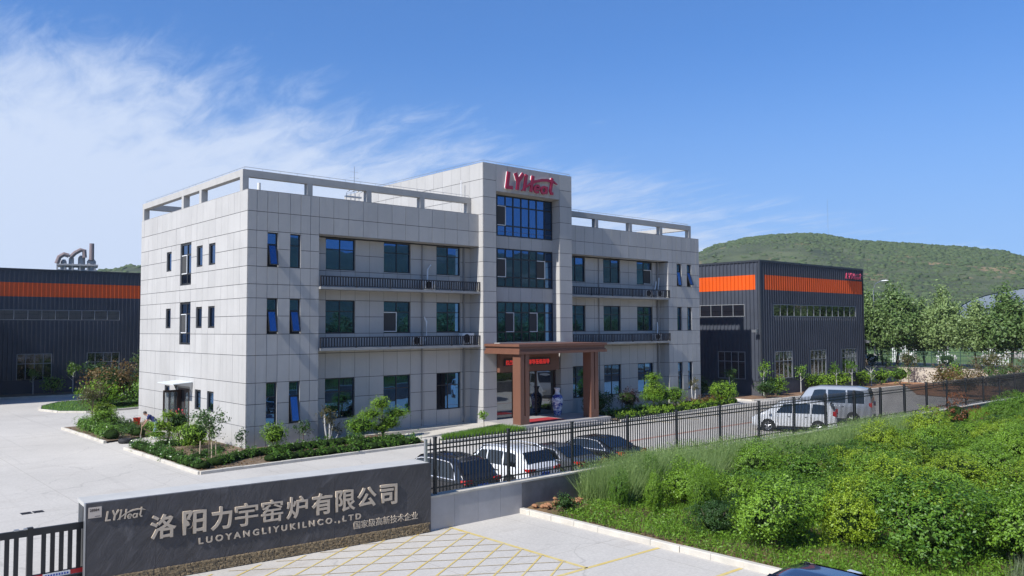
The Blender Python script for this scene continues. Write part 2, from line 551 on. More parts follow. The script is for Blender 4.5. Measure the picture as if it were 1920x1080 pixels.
def ribbon(mb, pts, wd, o, u, v, d, m=0):
    """flat stroke of a given width (one number or one per point) pushed out along d"""
    n = len(pts); ws = wd if isinstance(wd, (list, tuple)) else [wd] * n
    L, Rr = [], []
    for i, (x, y) in enumerate(pts):
        a = pts[max(i - 1, 0)]; b = pts[min(i + 1, n - 1)]
        dx, dy = b[0] - a[0], b[1] - a[1]; l = math.hypot(dx, dy)
        px, py = -dy / l * ws[i] / 2, dx / l * ws[i] / 2
        L.append((x + px, y + py)); Rr.append((x - px, y - py))
    mb.prism(L + Rr[::-1], o, u, v, d, m)


def logo(mb, o, u, v, d, m=0, wf=1.0):
    """slanted LYHeat word mark with a swoosh; unit height letters, about 3.9 wide"""
    s = 0.16
    def K(pts): return [(x + s * y, y) for x, y in pts]
    d = Vector(d)
    k = [0]
    def rb(pts, wd):
        k[0] += 1
        wd = [q * wf for q in wd] if isinstance(wd, list) else wd * wf
        ribbon(mb, pts, wd, o, u, v, d * (1 + 0.02 * k[0]), m)
    rb(K([(0.09, 1.0), (0.09, 0.02)]), 0.17); rb(K([(0.01, 0.08), (0.52, 0.08)]), 0.16)
    rb(K([(0.60, 1.0), (0.88, 0.5)]), 0.17); rb(K([(1.20, 1.02), (0.88, 0.5), (0.88, 0.0)]), 0.17)
    rb(K([(1.46, 1.0), (1.42, 0.0)]), 0.16); rb(K([(1.98, 0.98), (1.96, 0.0)]), 0.16)
    # swoosh: from the foot of the H up over e, a and through the t
    rb([(1.22, -0.02), (1.5, 0.2), (1.85, 0.44), (2.3, 0.66), (2.8, 0.80), (3.3, 0.85), (3.8, 0.80), (4.12, 0.68)], [0.03, 0.08, 0.11, 0.13, 0.14, 0.14, 0.12, 0.02])
    e = [(2.42 + 0.2 * math.cos(t), 0.22 + 0.21 * math.sin(t)) for t in [i * math.pi / 8 for i in range(0, 15)]]
    rb(K(e), 0.115); rb(K([(2.24, 0.22), (2.6, 0.22)]), 0.085)
    a = [(2.96 + 0.19 * math.cos(t), 0.21 + 0.2 * math.sin(t)) for t in [i * math.pi / 8 for i in range(0, 17)]]
    rb(K(a), 0.115); rb(K([(3.18, 0.44), (3.18, 0.0)]), 0.13)
    rb(K([(3.54, 1.02), (3.50, 0.2), (3.58, 0.07), (3.74, 0.07)]), 0.14)

# ------------------------------------------------------------------ setting: ground
GZ = -0.12


def sheet(name, poly, z, m, kind='structure', t=0.0):
    mb = MB()
    if t: mb.prism(poly, (0, 0, z - t), (1, 0, 0), (0, 1, 0), (0, 0, t))
    else: mb.face([(x, y, z) for x, y in poly])
    return tag(mb.build(name, m, fix=bool(t)), kind=kind)


M_PLAINS = mat('far_fields', (0.10, 0.13, 0.045), 0.95, var=(0.02, 0.5), col2=(0.20, 0.17, 0.09))
sheet('ground', [(-1120, -1120), (1120, -1120), (1120, 1120), (-1120, 1120)], GZ - 0.08, M_PLAINS)


def concrete_mat():
    m = mat('yard_concrete', (0.495, 0.462, 0.412), 0.85, var=(0.16, 0.10), bump=(7, 0.3, 0.01))
    t = m.node_tree; b = t.nodes['Principled BSDF']
    src = b.inputs['Base Color'].links[0].from_socket
    co = N(t, 'ShaderNodeTexCoord').outputs['Object']
    # worn stains, broad and stretched along the traffic
    mp = N(t, 'ShaderNodeMapping'); mp.inputs['Scale'].default_value = (0.25, 0.9, 1); mp.inputs['Rotation'].default_value = (0, 0, R(25))
    t.links.new(co, mp.inputs[0])
    n = N(t, 'ShaderNodeTexNoise', i_Scale=0.9, i_Detail=8.0, i_Roughness=0.7); t.links.new(mp.outputs[0], n.inputs[0])
    mr = N(t, 'ShaderNodeMapRange'); mr.inputs[1].default_value, mr.inputs[2].default_value = 0.56, 0.78
    mr.inputs[4].default_value = 0.45
    t.links.new(n.outputs[0], mr.inputs[0])
    mx = N(t, 'ShaderNodeMix', data_type='RGBA'); mx.inputs[7].default_value = (0.28, 0.225, 0.17, 1)
    t.links.new(mr.outputs[0], mx.inputs[0]); t.links.new(src, mx.inputs[6])
    # fine speckle
    n2 = N(t, 'ShaderNodeTexNoise', i_Scale=14.0, i_Detail=3.0); t.links.new(co, n2.inputs[0])
    mr2 = N(t, 'ShaderNodeMapRange'); mr2.inputs[1].default_value, mr2.inputs[2].default_value = 0.35, 0.65
    mr2.inputs[3].default_value, mr2.inputs[4].default_value = 0.93, 1.05
    t.links.new(n2.outputs[0], mr2.inputs[0])
    # tyre marks and hairline cracks
    mq = N(t, 'ShaderNodeMapping'); mq.inputs['Scale'].default_value = (2.2, 0.05, 1); mq.inputs['Rotation'].default_value = (0, 0, R(-12))
    t.links.new(co, mq.inputs[0])
    nq = N(t, 'ShaderNodeTexNoise', i_Scale=1.0, i_Detail=5.0, i_Roughness=0.7); t.links.new(mq.outputs[0], nq.inputs[0])
    rq = N(t, 'ShaderNodeMapRange'); rq.inputs[1].default_value, rq.inputs[2].default_value = 0.58, 0.74; rq.inputs[3].default_value, rq.inputs[4].default_value = 1.0, 0.86
    t.links.new(nq.outputs[0], rq.inputs[0])
    nd = N(t, 'ShaderNodeTexNoise', i_Scale=0.7, i_Detail=4.0); t.links.new(co, nd.inputs[0])
    av = N(t, 'ShaderNodeVectorMath', operation='MULTIPLY_ADD'); av.inputs[1].default_value = (1.6, 1.6, 0); t.links.new(nd.outputs['Color'], av.inputs[0]); t.links.new(co, av.inputs[2])
    vo_ = N(t, 'ShaderNodeTexVoronoi', feature='DISTANCE_TO_EDGE', i_Scale=0.16); t.links.new(av.outputs[0], vo_.inputs[0])
    rc = N(t, 'ShaderNodeMapRange'); rc.inputs[1].default_value, rc.inputs[2].default_value = 0.0, 0.005; rc.inputs[3].default_value, rc.inputs[4].default_value = 0.80, 1.0
    t.links.new(vo_.outputs['Distance'], rc.inputs[0])
    wear = math_n(t, 'MULTIPLY', rq.outputs[0], rc.outputs[0])
    # sawn joints between the slabs
    br = N(t, 'ShaderNodeTexBrick', offset=0.0, i_Scale=1.0)
    br.inputs['Mortar Size'].default_value = 0.012; br.inputs['Brick Width'].default_value = 5.0; br.inputs['Row Height'].default_value = 5.0
    br.inputs['Color1'].default_value = br.inputs['Color2'].default_value = (1, 1, 1, 1); br.inputs['Mortar'].default_value = (0.76, 0.74, 0.71, 1)
    t.links.new(co, br.inputs[0])
    m1 = N(t, 'ShaderNodeMix', data_type='RGBA', blend_type='MULTIPLY'); m1.inputs[0].default_value = 1
    t.links.new(mx.outputs[2], m1.inputs[6]); t.links.new(br.outputs['Color'], m1.inputs[7])
    m2 = N(t, 'ShaderNodeVectorMath', operation='SCALE')
    t.links.new(m1.outputs[2], m2.inputs[0]); t.links.new(math_n(t, 'MULTIPLY', mr2.outputs[0], wear), m2.inputs['Scale'])
    t.links.new(m2.outputs[0], b.inputs['Base Color'])
    return m


M_YARD = concrete_mat()
sheet('yard_pavement', [(-120, -90), (79, -90), (79, 46), (-120, 120)], GZ, M_YARD)
M_YPAINT = mat('yellow_paint', (0.66, 0.46, 0.09), 0.7, var=(3, 0.12), col2=(0.60, 0.50, 0.24))

# ------------------------------------------------------------------ office building
W, D, H = 39.5, 17.3, 13.6
ZL = [GZ - 0.2, 1.09, 2.23, 3.35, 4.80, 5.92, 6.89, 7.84, 8.58, 9.53, 10.5, 11.44, 12.46, 13.6]
BAY = [0, .5, 1.1, 1.71, 2.41, 3.04, 3.62, 4.16]
REC = [4.16, 5.07, 6.03, 7.0, 7.98, 8.98, 9.95, 10.92, 11.93, 12.91, 13.89, 14.83, 15.66]
TW0, TW1, TY = 15.66, 23.84, -0.45
OP0, OP1, OY = 16.77, 22.62, 0.28
RY = 0.9
mir = lambda l: [W - x for x in reversed(l)]

bld = thing('office_building', 'three-storey grey panelled office building with roof frames and a tall glazed central tower', 'building', (0, 0, 0))


def sub_rect(r, holes):
    out = [r]
    for h in holes:
        nx = []
        for a0, b0, a1, b1 in out:
            c0, d0, c1, d1 = max(a0, h[0]), max(b0, h[1]), min(a1, h[2]), min(b1, h[3])
            if c0 >= c1 - 1e-4 or d0 >= d1 - 1e-4: nx.append((a0, b0, a1, b1)); continue
            if d0 > b0: nx.append((a0, b0, a1, d0))
            if d1 < b1: nx.append((a0, d1, a1, b1))
            if c0 > a0: nx.append((a0, d0, c0, d1))
            if c1 < a1: nx.append((c1, d0, a1, d1))
        out = nx
    return out


def facade(mb, o, u, us, zs, holes=(), gh=0.030, gv=0.020, reveal=0.22, t=0.014):
    o, u = Vector(o), Vector(u)
    n = u.cross(Vector((0, 0, 1)))
    P = lambda a, z, k=0.0: o + u * a + Vector((0, 0, z)) + n * k
    for a0, a1 in zip(us, us[1:]):
        for z0, z1 in zip(zs, zs[1:]):
            for r in sub_rect((a0, z0, a1, z1), holes):
                mb.face([P(r[0], r[1]), P(r[2], r[1]), P(r[2], r[3]), P(r[0], r[3])], 1)
                q = (r[0] + (gv / 2 if r[0] == a0 else 0), r[1] + (gh / 2 if r[1] == z0 else 0),
                     r[2] - (gv / 2 if r[2] == a1 else 0), r[3] - (gh / 2 if r[3] == z1 else 0))
                if q[2] - q[0] < 0.01 or q[3] - q[1] < 0.01: continue
                A = [P(q[0], q[1]), P(q[2], q[1]), P(q[2], q[3]), P(q[0], q[3])]
                j = random.uniform(-0.003, 0.003)
                B = [p + n * (t + j) for p in A]
                mb.face(B, 0)
                for i in range(4):
                    mb.face([A[i], A[(i + 1) % 4], B[(i + 1) % 4], B[i]], 0)
    for h in holes:
        if h[2] < us[0] or h[0] > us[-1]: continue
        k0, k1 = 0.016, -reveal
        for (a, b, c, d) in ((h[0], h[1], h[0], h[3]), (h[0], h[3], h[2], h[3]), (h[2], h[3], h[2], h[1]), (h[2], h[1], h[0], h[1])):
            mb.face([P(a, b, k0), P(c, d, k0), P(c, d, k1), P(a, b, k1)], 2)


def window(parent, o, u, rect, inset, cols, rows, name='window', glass=None, frame=None, fw=0.055, opened=None, white=None, div=None):
    """cols, rows: relative division lines; opened: list of (c,r,angle) hung at the top; white: cells with a pale sash"""
    o, u = Vector(o), Vector(u)
    n = u.cross(Vector((0, 0, 1))); Zv = Vector((0, 0, 1))
    a0, z0, a1, z1 = rect
    P = lambda a, z, k: o + u * a + Zv * z + n * k
    f = MB(); g = MB()
    k0 = -inset
    dp = 0.09
    def bar(x0, y0, x1, y1, kk=0.0):
        f.obox(P(x0, y0, k0 - dp), u * (x1 - x0), Zv * (y1 - y0), n * (dp + kk))
    bar(a0, z0, a0 + fw, z1); bar(a1 - fw, z0, a1, z1); bar(a0 + fw, z0, a1 - fw, z0 + fw); bar(a0 + fw, z1 - fw, a1 - fw, z1)
    xs = [a0 + fw] + [a0 + (a1 - a0) * c for c in cols] + [a1 - fw]
    ys = [z0 + fw] + [z0 + (z1 - z0) * r for r in rows] + [z1 - fw]
    dw = (div or fw * 0.9) / 2
    for y in ys[1:-1]: bar(a0 + fw, y - dw, a1 - fw, y + dw, -0.004)
    for x in xs[1:-1]: bar(x - dw, z0 + fw, x + dw, z1 - fw, -0.008)
    w_ = f.build(name, frame or M_FRAME, parent, world=True)
    opened = opened or []
    for i in range(len(xs) - 1):
        for j in range(len(ys) - 1):
            x0, x1 = xs[i] + (dw if i else 0), xs[i + 1] - (dw if i < len(xs) - 2 else 0)
            y0, y1 = ys[j] + (dw if j else 0), ys[j + 1] - (dw if j < len(ys) - 2 else 0)
            op = [q for q in opened if q[0] == i and q[1] == j]
            if op:
                ang = op[0][2]
                s = MB(); h = y1 - y0
                dv = -Zv * math.cos(ang) + n * math.sin(ang); on = n * math.cos(ang) + Zv * math.sin(ang)
                T = P(x0 + 0.01, y1, k0 + 0.012)
                ww = x1 - x0 - 0.02
                s.obox(T, u * ww, dv * 0.05, on * 0.045); s.obox(T + dv * (h - 0.05), u * ww, dv * 0.05, on * 0.045)
                s.obox(T + dv * 0.05, u * 0.05, dv * (h - 0.1), on * 0.045); s.obox(T + dv * 0.05 + u * (ww - 0.05), u * 0.05, dv * (h - 0.1), on * 0.045)
                q = [T + dv * 0.05 + u * 0.05, T + dv * 0.05 + u * (ww - 0.05), T + dv * (h - 0.05) + u * (ww - 0.05), T + dv * (h - 0.05) + u * 0.05]
                s.face([p + on * 0.02 for p in q[::-1]], 1)
                s.build('sash', [frame or M_FRAME, glass or M_GLASS], w_, world=True)
                g.face([P(x0, y0, k0 - 0.08), P(x1, y0, k0 - 0.08), P(x1, y1, k0 - 0.08), P(x0, y1, k0 - 0.08)], 1)
                continue
            j4 = [random.uniform(-0.004, 0.004) for _ in range(3)]
            e = k0 - 0.045
            g.face([P(x0, y0, e + j4[0]), P(x1, y0, e + j4[1]), P(x1, y1, e + j4[2]), P(x0, y1, e + j4[0] + j4[2] - j4[1])], 0)
    if g.f: g.build('pane', [glass or M_GLASS, M_DKROOM], w_, world=True)
    for (i, j) in (white or []):
        x0, x1, y0, y1 = xs[i], xs[i + 1], ys[j], ys[j + 1]
        s = MB(); wq = 0.045
        for (c, d, e_, h) in ((x0, y0, x1, y0 + wq), (x0, y1 - wq, x1, y1), (x1 - wq, y0 + wq, x1, y1 - wq)):
            s.obox(P(c, d, k0 - 0.02), u * (e_ - c), Zv * (h - d), n * 0.05)
        s.face([P(x0, y0 + wq, k0 - 0.004), P(x1 - wq, y0 + wq, k0 - 0.004), P(x1 - wq, y1 - wq, k0 - 0.004), P(x0, y1 - wq, k0 - 0.004)], 1)
        s.build('insect_screen', [M_WHITE, M_SCREEN], w_, world=True)
    return w_


M_DKROOM = mat('dim_room', (0.02, 0.02, 0.022), 0.9)  # near-black colour standing for unlit space behind the openings
M_SCREEN = mat('insect_mesh', (0.05, 0.05, 0.05), 0.9)

wall = MB()
FX = (1, 0, 0)
# windows in the two end bays
def nar(z, x): return [(x[0], z[0], x[1], z[1])]
NZ = [(9.53, 11.38), (5.94, 7.82), (1.09, 3.33)]
nh = [(a, z0, b, z1) for z0, z1 in NZ for a, b in ((1.1, 1.71), (2.41, 3.04))]
nhR = [(W - b, z0, W - a, z1) for a, z0, b, z1 in nh]
facade(wall, (0, 0, 0), FX, BAY, ZL, nh)
facade(wall, (0, 0, 0), FX, mir(BAY), ZL, nhR)
# recessed walls with three windows a floor
RW = [(9.6, 11.42), (5.94, 7.84), (1.03, 3.35)]
rh = [(a, z0, b, z1) for z0, z1 in RW for a, b in ((5.07, 7.0), (8.98, 10.92), (12.91, 14.83))]
rhR = [(W - b, z0, W - a, z1) for a, z0, b, z1 in rh]
facade(wall, (0, RY, 0), FX, REC, ZL[:12], rh, reveal=0.12)
facade(wall, (0, RY, 0), FX, mir(REC), ZL[:12], rhR, reveal=0.12)
# parapet band over the recesses, its soffit, and the returns of the recesses
facade(wall, (0, 0, 0), FX, REC, [11.5, 12.46, 13.6])
facade(wall, (0, 0, 0), FX, mir(REC), [11.5, 12.46, 13.6])
for a, b in ((4.16, TW0), (TW1, W - 4.16)):
    wall.face([(a, 0.0, 11.5), (a, RY, 11.5), (b, RY, 11.5), (b, 0.0, 11.5)], 2)
facade(wall, (4.16, 0, 0), (0, 1, 0), [0, 0.5, RY], ZL[:12])
facade(wall, (W - 4.16, RY, 0), (0, -1, 0), [0, 0.4, RY], ZL[:12])
# tower: piers, head beam, recessed bay, flanks
TZ = ZL + [14.75, 15.9, 17.0]
facade(wall, (0, TY, 0), FX, [TW0, OP0], TZ)
facade(wall, (0, TY, 0), FX, [OP1, TW1], TZ)
facade(wall, (0, TY, 0), FX, [OP0, 17.75, 18.72, 19.7, 20.67, 21.65, OP1], [15.2, 17.0])
wall.face([(OP0, TY, 15.2), (OP0, OY, 15.2), (OP1, OY, 15.2), (OP1, TY, 15.2)], 2)
facade(wall, (OP0, TY, 0), (0, 1, 0), [0, OY - TY], [z for z in TZ if z < 15] + [15.2])
facade(wall, (OP1, OY, 0), (0, -1, 0), [0, OY - TY], [z for z in TZ if z < 15] + [15.2])
CW = [(12.38, 15.15), (8.93, 11.54), (5.2, 7.95)]
facade(wall, (0, OY, 0), FX, [OP0, 17.4, 18.48, 19.55, 20.6, 21.6, OP1], [7.95, 8.93])
facade(wall, (0, OY, 0), FX, [OP0, 17.4, 18.48, 19.55, 20.6, 21.6, OP1], [11.54, 12.38])
wall.face([(OP0, OY, 15.15), (OP1, OY, 15.15), (OP1, OY, 15.2), (OP0, OY, 15.2)], 2)
TD = [0, RY - TY] + [RY - TY + 1.0 * i for i in range(1, 16)] + [D - TY]
facade(wall, (TW0, D, 0), (0, -1, 0), [D - y for y in [D - 0.5 * 0] + [16.2 - 1.02 * i for i in range(16)] + [TY]], [z for z in TZ if z > 13] , gv=0.014)
facade(wall, (TW0, RY, 0), (0, -1, 0), [0, 0.9, RY - TY], ZL)
facade(wall, (TW1, TY, 0), (0, 1, 0), [0, 0.45, RY - TY], ZL)
facade(wall, (TW1, TY, 0), (0, 1, 0), [0] + [1 + i * 1.05 for i in range(16)] + [D - TY], [z for z in TZ if z > 13])
# west flank (u runs towards the front: s = D - y)
LY = [0, .92, 1.74, 2.56, 3.44, 4.3, 5.3, 6.2, 7.15, 8.0, 8.95, 9.85, 10.56, 11.4, 12.27, 13.2, 14.09, 14.98, 15.81, 16.7, D]
lh = []
LW = {'a': (11.36, 12.22), 'c': (6.2, 7.1), 'd': (4.3, 5.24)}
for z0, z1 in ((9.86, 11.1), (6.27, 7.51), (1.53, 2.69)):
    for k in 'acd': lh.append((D - LW[k][1], z0, D - LW[k][0], z1))
for z0, z1 in ((8.87, 11.43), (5.28, 7.84)):
    lh.append((D - 9.78, z0, D - 7.98, z1))
lh.append((D - 9.83, GZ, D - 7.95, 2.67))
facade(wall, (0, D, 0), (0, -1, 0), [D - y for y in reversed(LY)], ZL, lh, gv=0.013, reveal=0.14)
# east flank and back
facade(wall, (W, 0, 0), (0, 1, 0), LY, ZL)
facade(wall, (W, D, 0), (-1, 0, 0), [i * W / 36 for i in range(37)], ZL)
facade(wall, (TW1, D, 0), (-1, 0, 0), [0, 2, 4, 6, TW1 - TW0], [z for z in TZ if z > 13])
# roofs and parapet backs
wall.face([(0.25, 0.25, 12.7), (W - .25, 0.25, 12.7), (W - .25, D - .25, 12.7), (0.25, D - .25, 12.7)], 3)
for a, b in (((0, 0), (W, .25)), ((0, D - .25), (W, D)), ((0, .25), (.25, D - .25)), ((W - .25, .25), (W, D - .25))):
    x0, y0, x1, y1 = a[0] + 0.0, a[1], b[0], b[1]
    if a == (0, 0):
        wall.box((0, 0.001, 12.5), (TW0, .25, 13.612), 2); wall.box((TW1, 0.001, 12.5), (W, .25, 13.612), 2)
    else: wall.box((x0 + .001, y0, 12.5), (x1 - .001, y1 - .001, 13.612), 2)
wall.face([(TW0, TY, 17.0), (TW1, TY, 17.0), (TW1, D, 17.0), (TW0, D, 17.0)], 3)
wo_ = wall.build('wall', [M_PANEL, M_JOINT, M_PLAIN, M_ROOF], bld, world=True)
_ta = wo_.data.attributes.new('tint', 'FLOAT', 'FACE')
_ta.data.foreach_set('value', np.repeat(rng.random(len(wall.f) // 5 + 2), 5)[:len(wall.f)].astype(np.float32))

# narrow end-bay windows: top light fixed, lower light hung open in some
OPEN = {(0, 0): 0.25, (1, 0): 0.24, (1, 1): 0.26, (2, 1): 0.22}
OPENR = {(0, 0): 0.16, (0, 1): 0.34}
for hs, od in ((nh, OPEN), (nhR, OPENR)):
    for k, h in enumerate(hs):
        fl, c = divmod(k, 2)
        if hs is nhR: c = 1 - c
        a = od.get((fl, c))
        window(bld, (0, 0, 0), FX, h, 0.11, [], [0.66], opened=[(0, 0, a)] if a else None)
for hs in (rh, rhR):
    for k, h in enumerate(hs):
        fl, c = divmod(k, 3)
        wh = {(0, 1, 1): None}
        white = None
        if hs is rh and (fl, c) == (1, 1): white = [(0, 0)]
        if hs is rhR and (fl, c) == (0, 0): white = [(1, 0)]
        window(bld, (0, RY, 0), FX, h, 0.08, [0.5], [0.66], white=white)
cwc = [(x - OP0) / (OP1 - OP0) for x in (17.49, 18.22, 18.93, 19.66, 20.39, 21.1, 21.86)]
for k, (z0, z1) in enumerate(CW):
    wht = {0: [(1, 1)], 1: [(1, 1), (6, 1)], 2: [(2, 1), (5, 1)]}[k]
    window(bld, (0, OY, 0), FX, (OP0, z0, OP1, z1), 0.0, cwc, [0.26, 0.74], name='curtain_wall', white=wht, fw=0.07, div=0.085)
for h in lh[:9]:
    window(bld, (0, D, 0), (0, -1, 0), h, 0.05, [], [], fw=0.11)
for h in lh[9:11]:
    window(bld, (0, D, 0), (0, -1, 0), h, 0.05, [0.55], [0.27, 0.72], fw=0.12, div=0.1, white=[(0, 1)])
# side door: frame, one leaf swung out, near-black panel standing in for the unlit hall
dr = MB()
for y0, y1, z1 in ((9.71, 9.83, 2.67), (7.95, 8.07, 2.67)): dr.box((-0.03, y0, 0.12), (0.14, y1, z1))
dr.box((-0.03, 8.07, 2.55), (0.14, 9.71, 2.67))
dd = dr.build('side_door', M_DKBROWN, bld, world=True)
m_ = MB(); m_.box((0.16, 7.95, GZ), (0.2, 9.83, 2.67)); m_.build('dark_hall_panel', M_DKROOM, dd, world=True)
lf = MB()
for o_, u_ in (((-0.03, 9.7, 0.15), Vector((-0.92, 0.0, 0))), ((0.0, 8.08, 0.15), Vector((0.02, 0.80, 0)))):
    o_ = Vector(o_); n_ = Vector((u_.y, -u_.x, 0)).normalized() * 0.05; Zv = Vector((0, 0, 1))
    uu = u_.normalized(); L = u_.length
    lf.obox(o_, uu * 0.1, Zv * 2.38, n_); lf.obox(o_ + uu * (L - 0.1), uu * 0.1, Zv * 2.38, n_)
    lf.obox(o_ + uu * 0.1, uu * (L - 0.2), Zv * 0.12, n_); lf.obox(o_ + uu * 0.1 + Zv * 2.26, uu * (L - 0.2), Zv * 0.12, n_)
    q = o_ + uu * 0.1 + Zv * 0.12 + n_ * 0.5
    lf.face([q, q + uu * (L - 0.2), q + uu * (L - 0.2) + Zv * 2.14, q + Zv * 2.14], 1)
    lf.tube([o_ + uu * (L - 0.16) + Zv * 0.95 - n_ * 0.6, o_ + uu * (L - 0.16) + Zv * 1.25 - n_ * 0.6], 0.02, 6, 2)
lf.build('door_leaf', [M_DKBROWN, glass_mat('door_glass', (0.75, 0.8, 0.82), (0.2, 0.22, 0.22), 0.5), M_STEEL], dd, world=True)
aw = MB()
aw.prism([(0, 3.1), (-1.15, 3.02), (-1.15, 2.98), (0, 3.06)], (0, 7.45, 0), (1, 0, 0), (0, 0, 1), (0, 2.7, 0))
for y in (7.5, 10.08):
    aw.prism([(-0.01, 3.05), (-1.0, 2.97), (-0.2, 2.82), (-0.01, 2.35)], (0, y, 0), (1, 0, 0), (0, 0, 1), (0, 0.05, 0), 1)
aw.build('door_canopy', [mat('canopy_sheet', (0.62, 0.66, 0.66), 0.35), M_STEEL], bld, world=True, fix=True)
st = MB(); st.box((-1.5, 7.75, GZ - .05), (-0.02, 9.95, 0.1)); st.box((-1.85, 7.75, GZ - .05), (-1.5, 9.95, -0.01))
st.build('door_step', M_CONC, bld, world=True)

# balconies for the outdoor units: thin slab and flat bar railing
M_SLAB = mat('slab_concrete', (0.30, 0.295, 0.285), 0.85, var=(1.5, 0.15))
def balcony(x0, x1, z):
    s = MB(); s.box((x0, -0.2, z - 0.14), (x1, RY - .002, z))
    s.build('balcony_slab', M_SLAB, bld, world=True)
    r = MB(); y = -0.15
    r.box((x0, y - .03, z + .56), (x1, y + .03, z + .62)); r.box((x0, y - .02, z + .06), (x1, y + .02, z + .1))
    n = int((x1 - x0) / 0.175)
    for i in range(n + 1):
        x = x0 + .03 + (x1 - x0 - .06) * i / n
        r.box((x - .037, y - .015, z + .1), (x + .037, y + .015, z + .56))
    for i in range(6):
        x = x0 + .04 + (x1 - x0 - .08) * i / 5
        r.box((x - .035, y - .035, z), (x + .035, y + .035, z + .6))
    r.build('balcony_railing', M_GREYRAIL, bld, world=True)
for z in (8.55, 5.1):
    balcony(4.17, TW0 - .01, z); balcony(TW1 + .01, W - 4.17, z)

# roof frames (posts and beams standing on the parapets) with a lightning wire above
pg = MB()
def pgb():
    global pg
    pg.build('roof_frame', M_PLAIN, bld, world=True); pg = MB()
PY0, PZ0, PZ1 = 0.75, 14.4, 14.78
def frame_run(x0, x1, posts):
    pg.box((x0, PY0, PZ0), (x1, PY0 + .36, PZ1))
    for x in posts: pg.box((x, PY0 + .003, 12.7), (x + .34, PY0 + .357, PZ0))
frame_run(0.02, TW0, [0.02, 3.8, 7.68, 11.55, 15.3])
pgb()
frame_run(TW1, W - .02, [TW1 + .02, 27.6, 31.5, 35.3, W - .36])
pgb()
for xs in (0.021, W - 0.401):
    pg.box((xs, PY0 + .362, PZ0), (xs + .38, D - .4, PZ1 - .002))
    for y in (6.6, 9.5): pg.box((xs + .002, y, 12.7), (xs + .378, y + .34, PZ0))
    pg.box((xs, D - .4, PZ0), (xs + .381, D - .02, PZ1 - .004)); pg.box((xs + .002, D - .36, 12.7), (xs + .36, D - .04, PZ0)); pgb()
for a, b, xs in ((0.403, TW0, (4, 8, 12)), (TW1, W - .403, (27, 31, 35))):
    pg.box((a, D - .39, PZ0), (b, D - .03, PZ1 - .006))
    for x in xs: pg.box((x, D - .38, 12.7), (x + .34, D - .04, PZ0))
    pgb()
lw = MB()
def wire(pts, hgt=0.15, step=1.0, r=0.012):
    for a, b in zip(pts, pts[1:]):
        a, b = Vector(a), Vector(b); L = (b - a).length; k = max(1, int(L / step))
        up = Vector((0, 0, hgt))
        lw.tube([a + up, b + up], r, 4)
        for i in range(k + 1):
            p = a.lerp(b, i / k); lw.tube([p - Vector((0, 0, .01)), p + up], r * 0.8, 4)
wire([(0.2, D - .2, PZ1), (0.2, PY0 + .18, PZ1), (TW0 - .1, PY0 + .18, PZ1)], 0.16)
wire([(TW1 + .1, PY0 + .18, PZ1), (W - .2, PY0 + .18, PZ1), (W - .2, D - .2, PZ1)], 0.16)
wire([(TW0 + .1, D - .2, 17.0), (TW0 + .1, TY + .1, 17.0), (TW1 - .1, TY + .1, 17.0), (TW1 - .1, D - .2, 17.0)], 0.16)
lw.build('lightning_wire', M_STEEL, bld, world=True)
for x, y, z, r in ((1.5, 2.0, 14.35, .09), (15.3, 1.4, 16.0, .03)):
    vp = MB(); vp.tube([(x, y, 12.6), (x, y, z)], r, 10); vp.build('vent_pipe', M_WHITE, bld, world=True)
M_PIPE = mat('grey_pipe', (0.20, 0.195, 0.19), 0.5)
for x, r in ((15.05, .07), (34.95, .07), (11.75, .035), (28.0, .035)):
    dpm = MB(); dpm.tube([(x, RY - r - .05, 11.45), (x, RY - r - .05, 0.55), (x - .25, RY - .35, 0.18)], r, 8)
    dpm.build('drainpipe', M_PIPE, bld, world=True)
for pts in ([(12.4, .8, 10.2), (12.1, .72, 9.9), (12.05, .7, 8.9), (12.0, .6, 8.62)], [(11.9, .8, 6.9), (12.0, .7, 6.6), (12.0, .68, 5.6), (11.6, .5, 5.3)],
            [(34.8, .8, 9.9), (34.6, .7, 9.5), (34.2, .6, 8.8)], [(35.1, .75, 10.2), (35.0, .7, 9.7), (34.7, .6, 8.8)], [(34.9, .8, 6.6), (34.8, .7, 6.2), (34.6, .6, 5.3)]):
    hs = MB(); hs.tube(pts, 0.05, 6); hs.build('lagged_hose', M_WHITE, bld, world=True)
eq = MB()
eq.tube([(11.1, 8, 12.7), (11.1, 8, 17.4)], 0.018, 6)
for z in (16.2, 16.6, 17.0): eq.tube([(10.75, 8, z), (11.45, 8, z)], 0.007, 4)
for x in (10.6, 10.95, 11.3, 11.6): eq.tube([(x, 8.2, 12.7), (x, 8.2, 15.55), (x + .18, 8.1, 15.75)], [0.02, 0.02, 0.07], 6)
eq.box((10.5, 8.1, 15.25), (11.75, 8.3, 15.35)); eq.tube([(12.0, 8, 12.7), (12.0, 8, 16.0), (12.2, 8, 16.0)], 0.04, 6)
tag(eq.build('roof_antenna', M_STEEL), 'thin pole antenna with clustered equipment on the office roof behind the roof frame', 'antenna')

# word mark over the tower window
sg = thing('roof_sign', 'raised red word mark with a swoosh on the head of the glazed tower', 'sign', (17.45, TY - .02, 15.42))
lb = MB(); k_ = 1.13
logo(lb, (17.45, TY - .12, 15.45), (k_ * 1.03, 0, 0), (0, 0, k_), (0, -0.1, 0), 0, 1.28)
lb.build('lettering', M_RED, sg, world=True, fix=True)
bk = MB(); logo(bk, (17.45, TY - .05, 15.45), (k_ * 1.03, 0, 0), (0, 0, k_), (0, -0.066, 0), 0, 1.28)
bk.build('letter_return', M_WHITE, sg, world=True, fix=True)

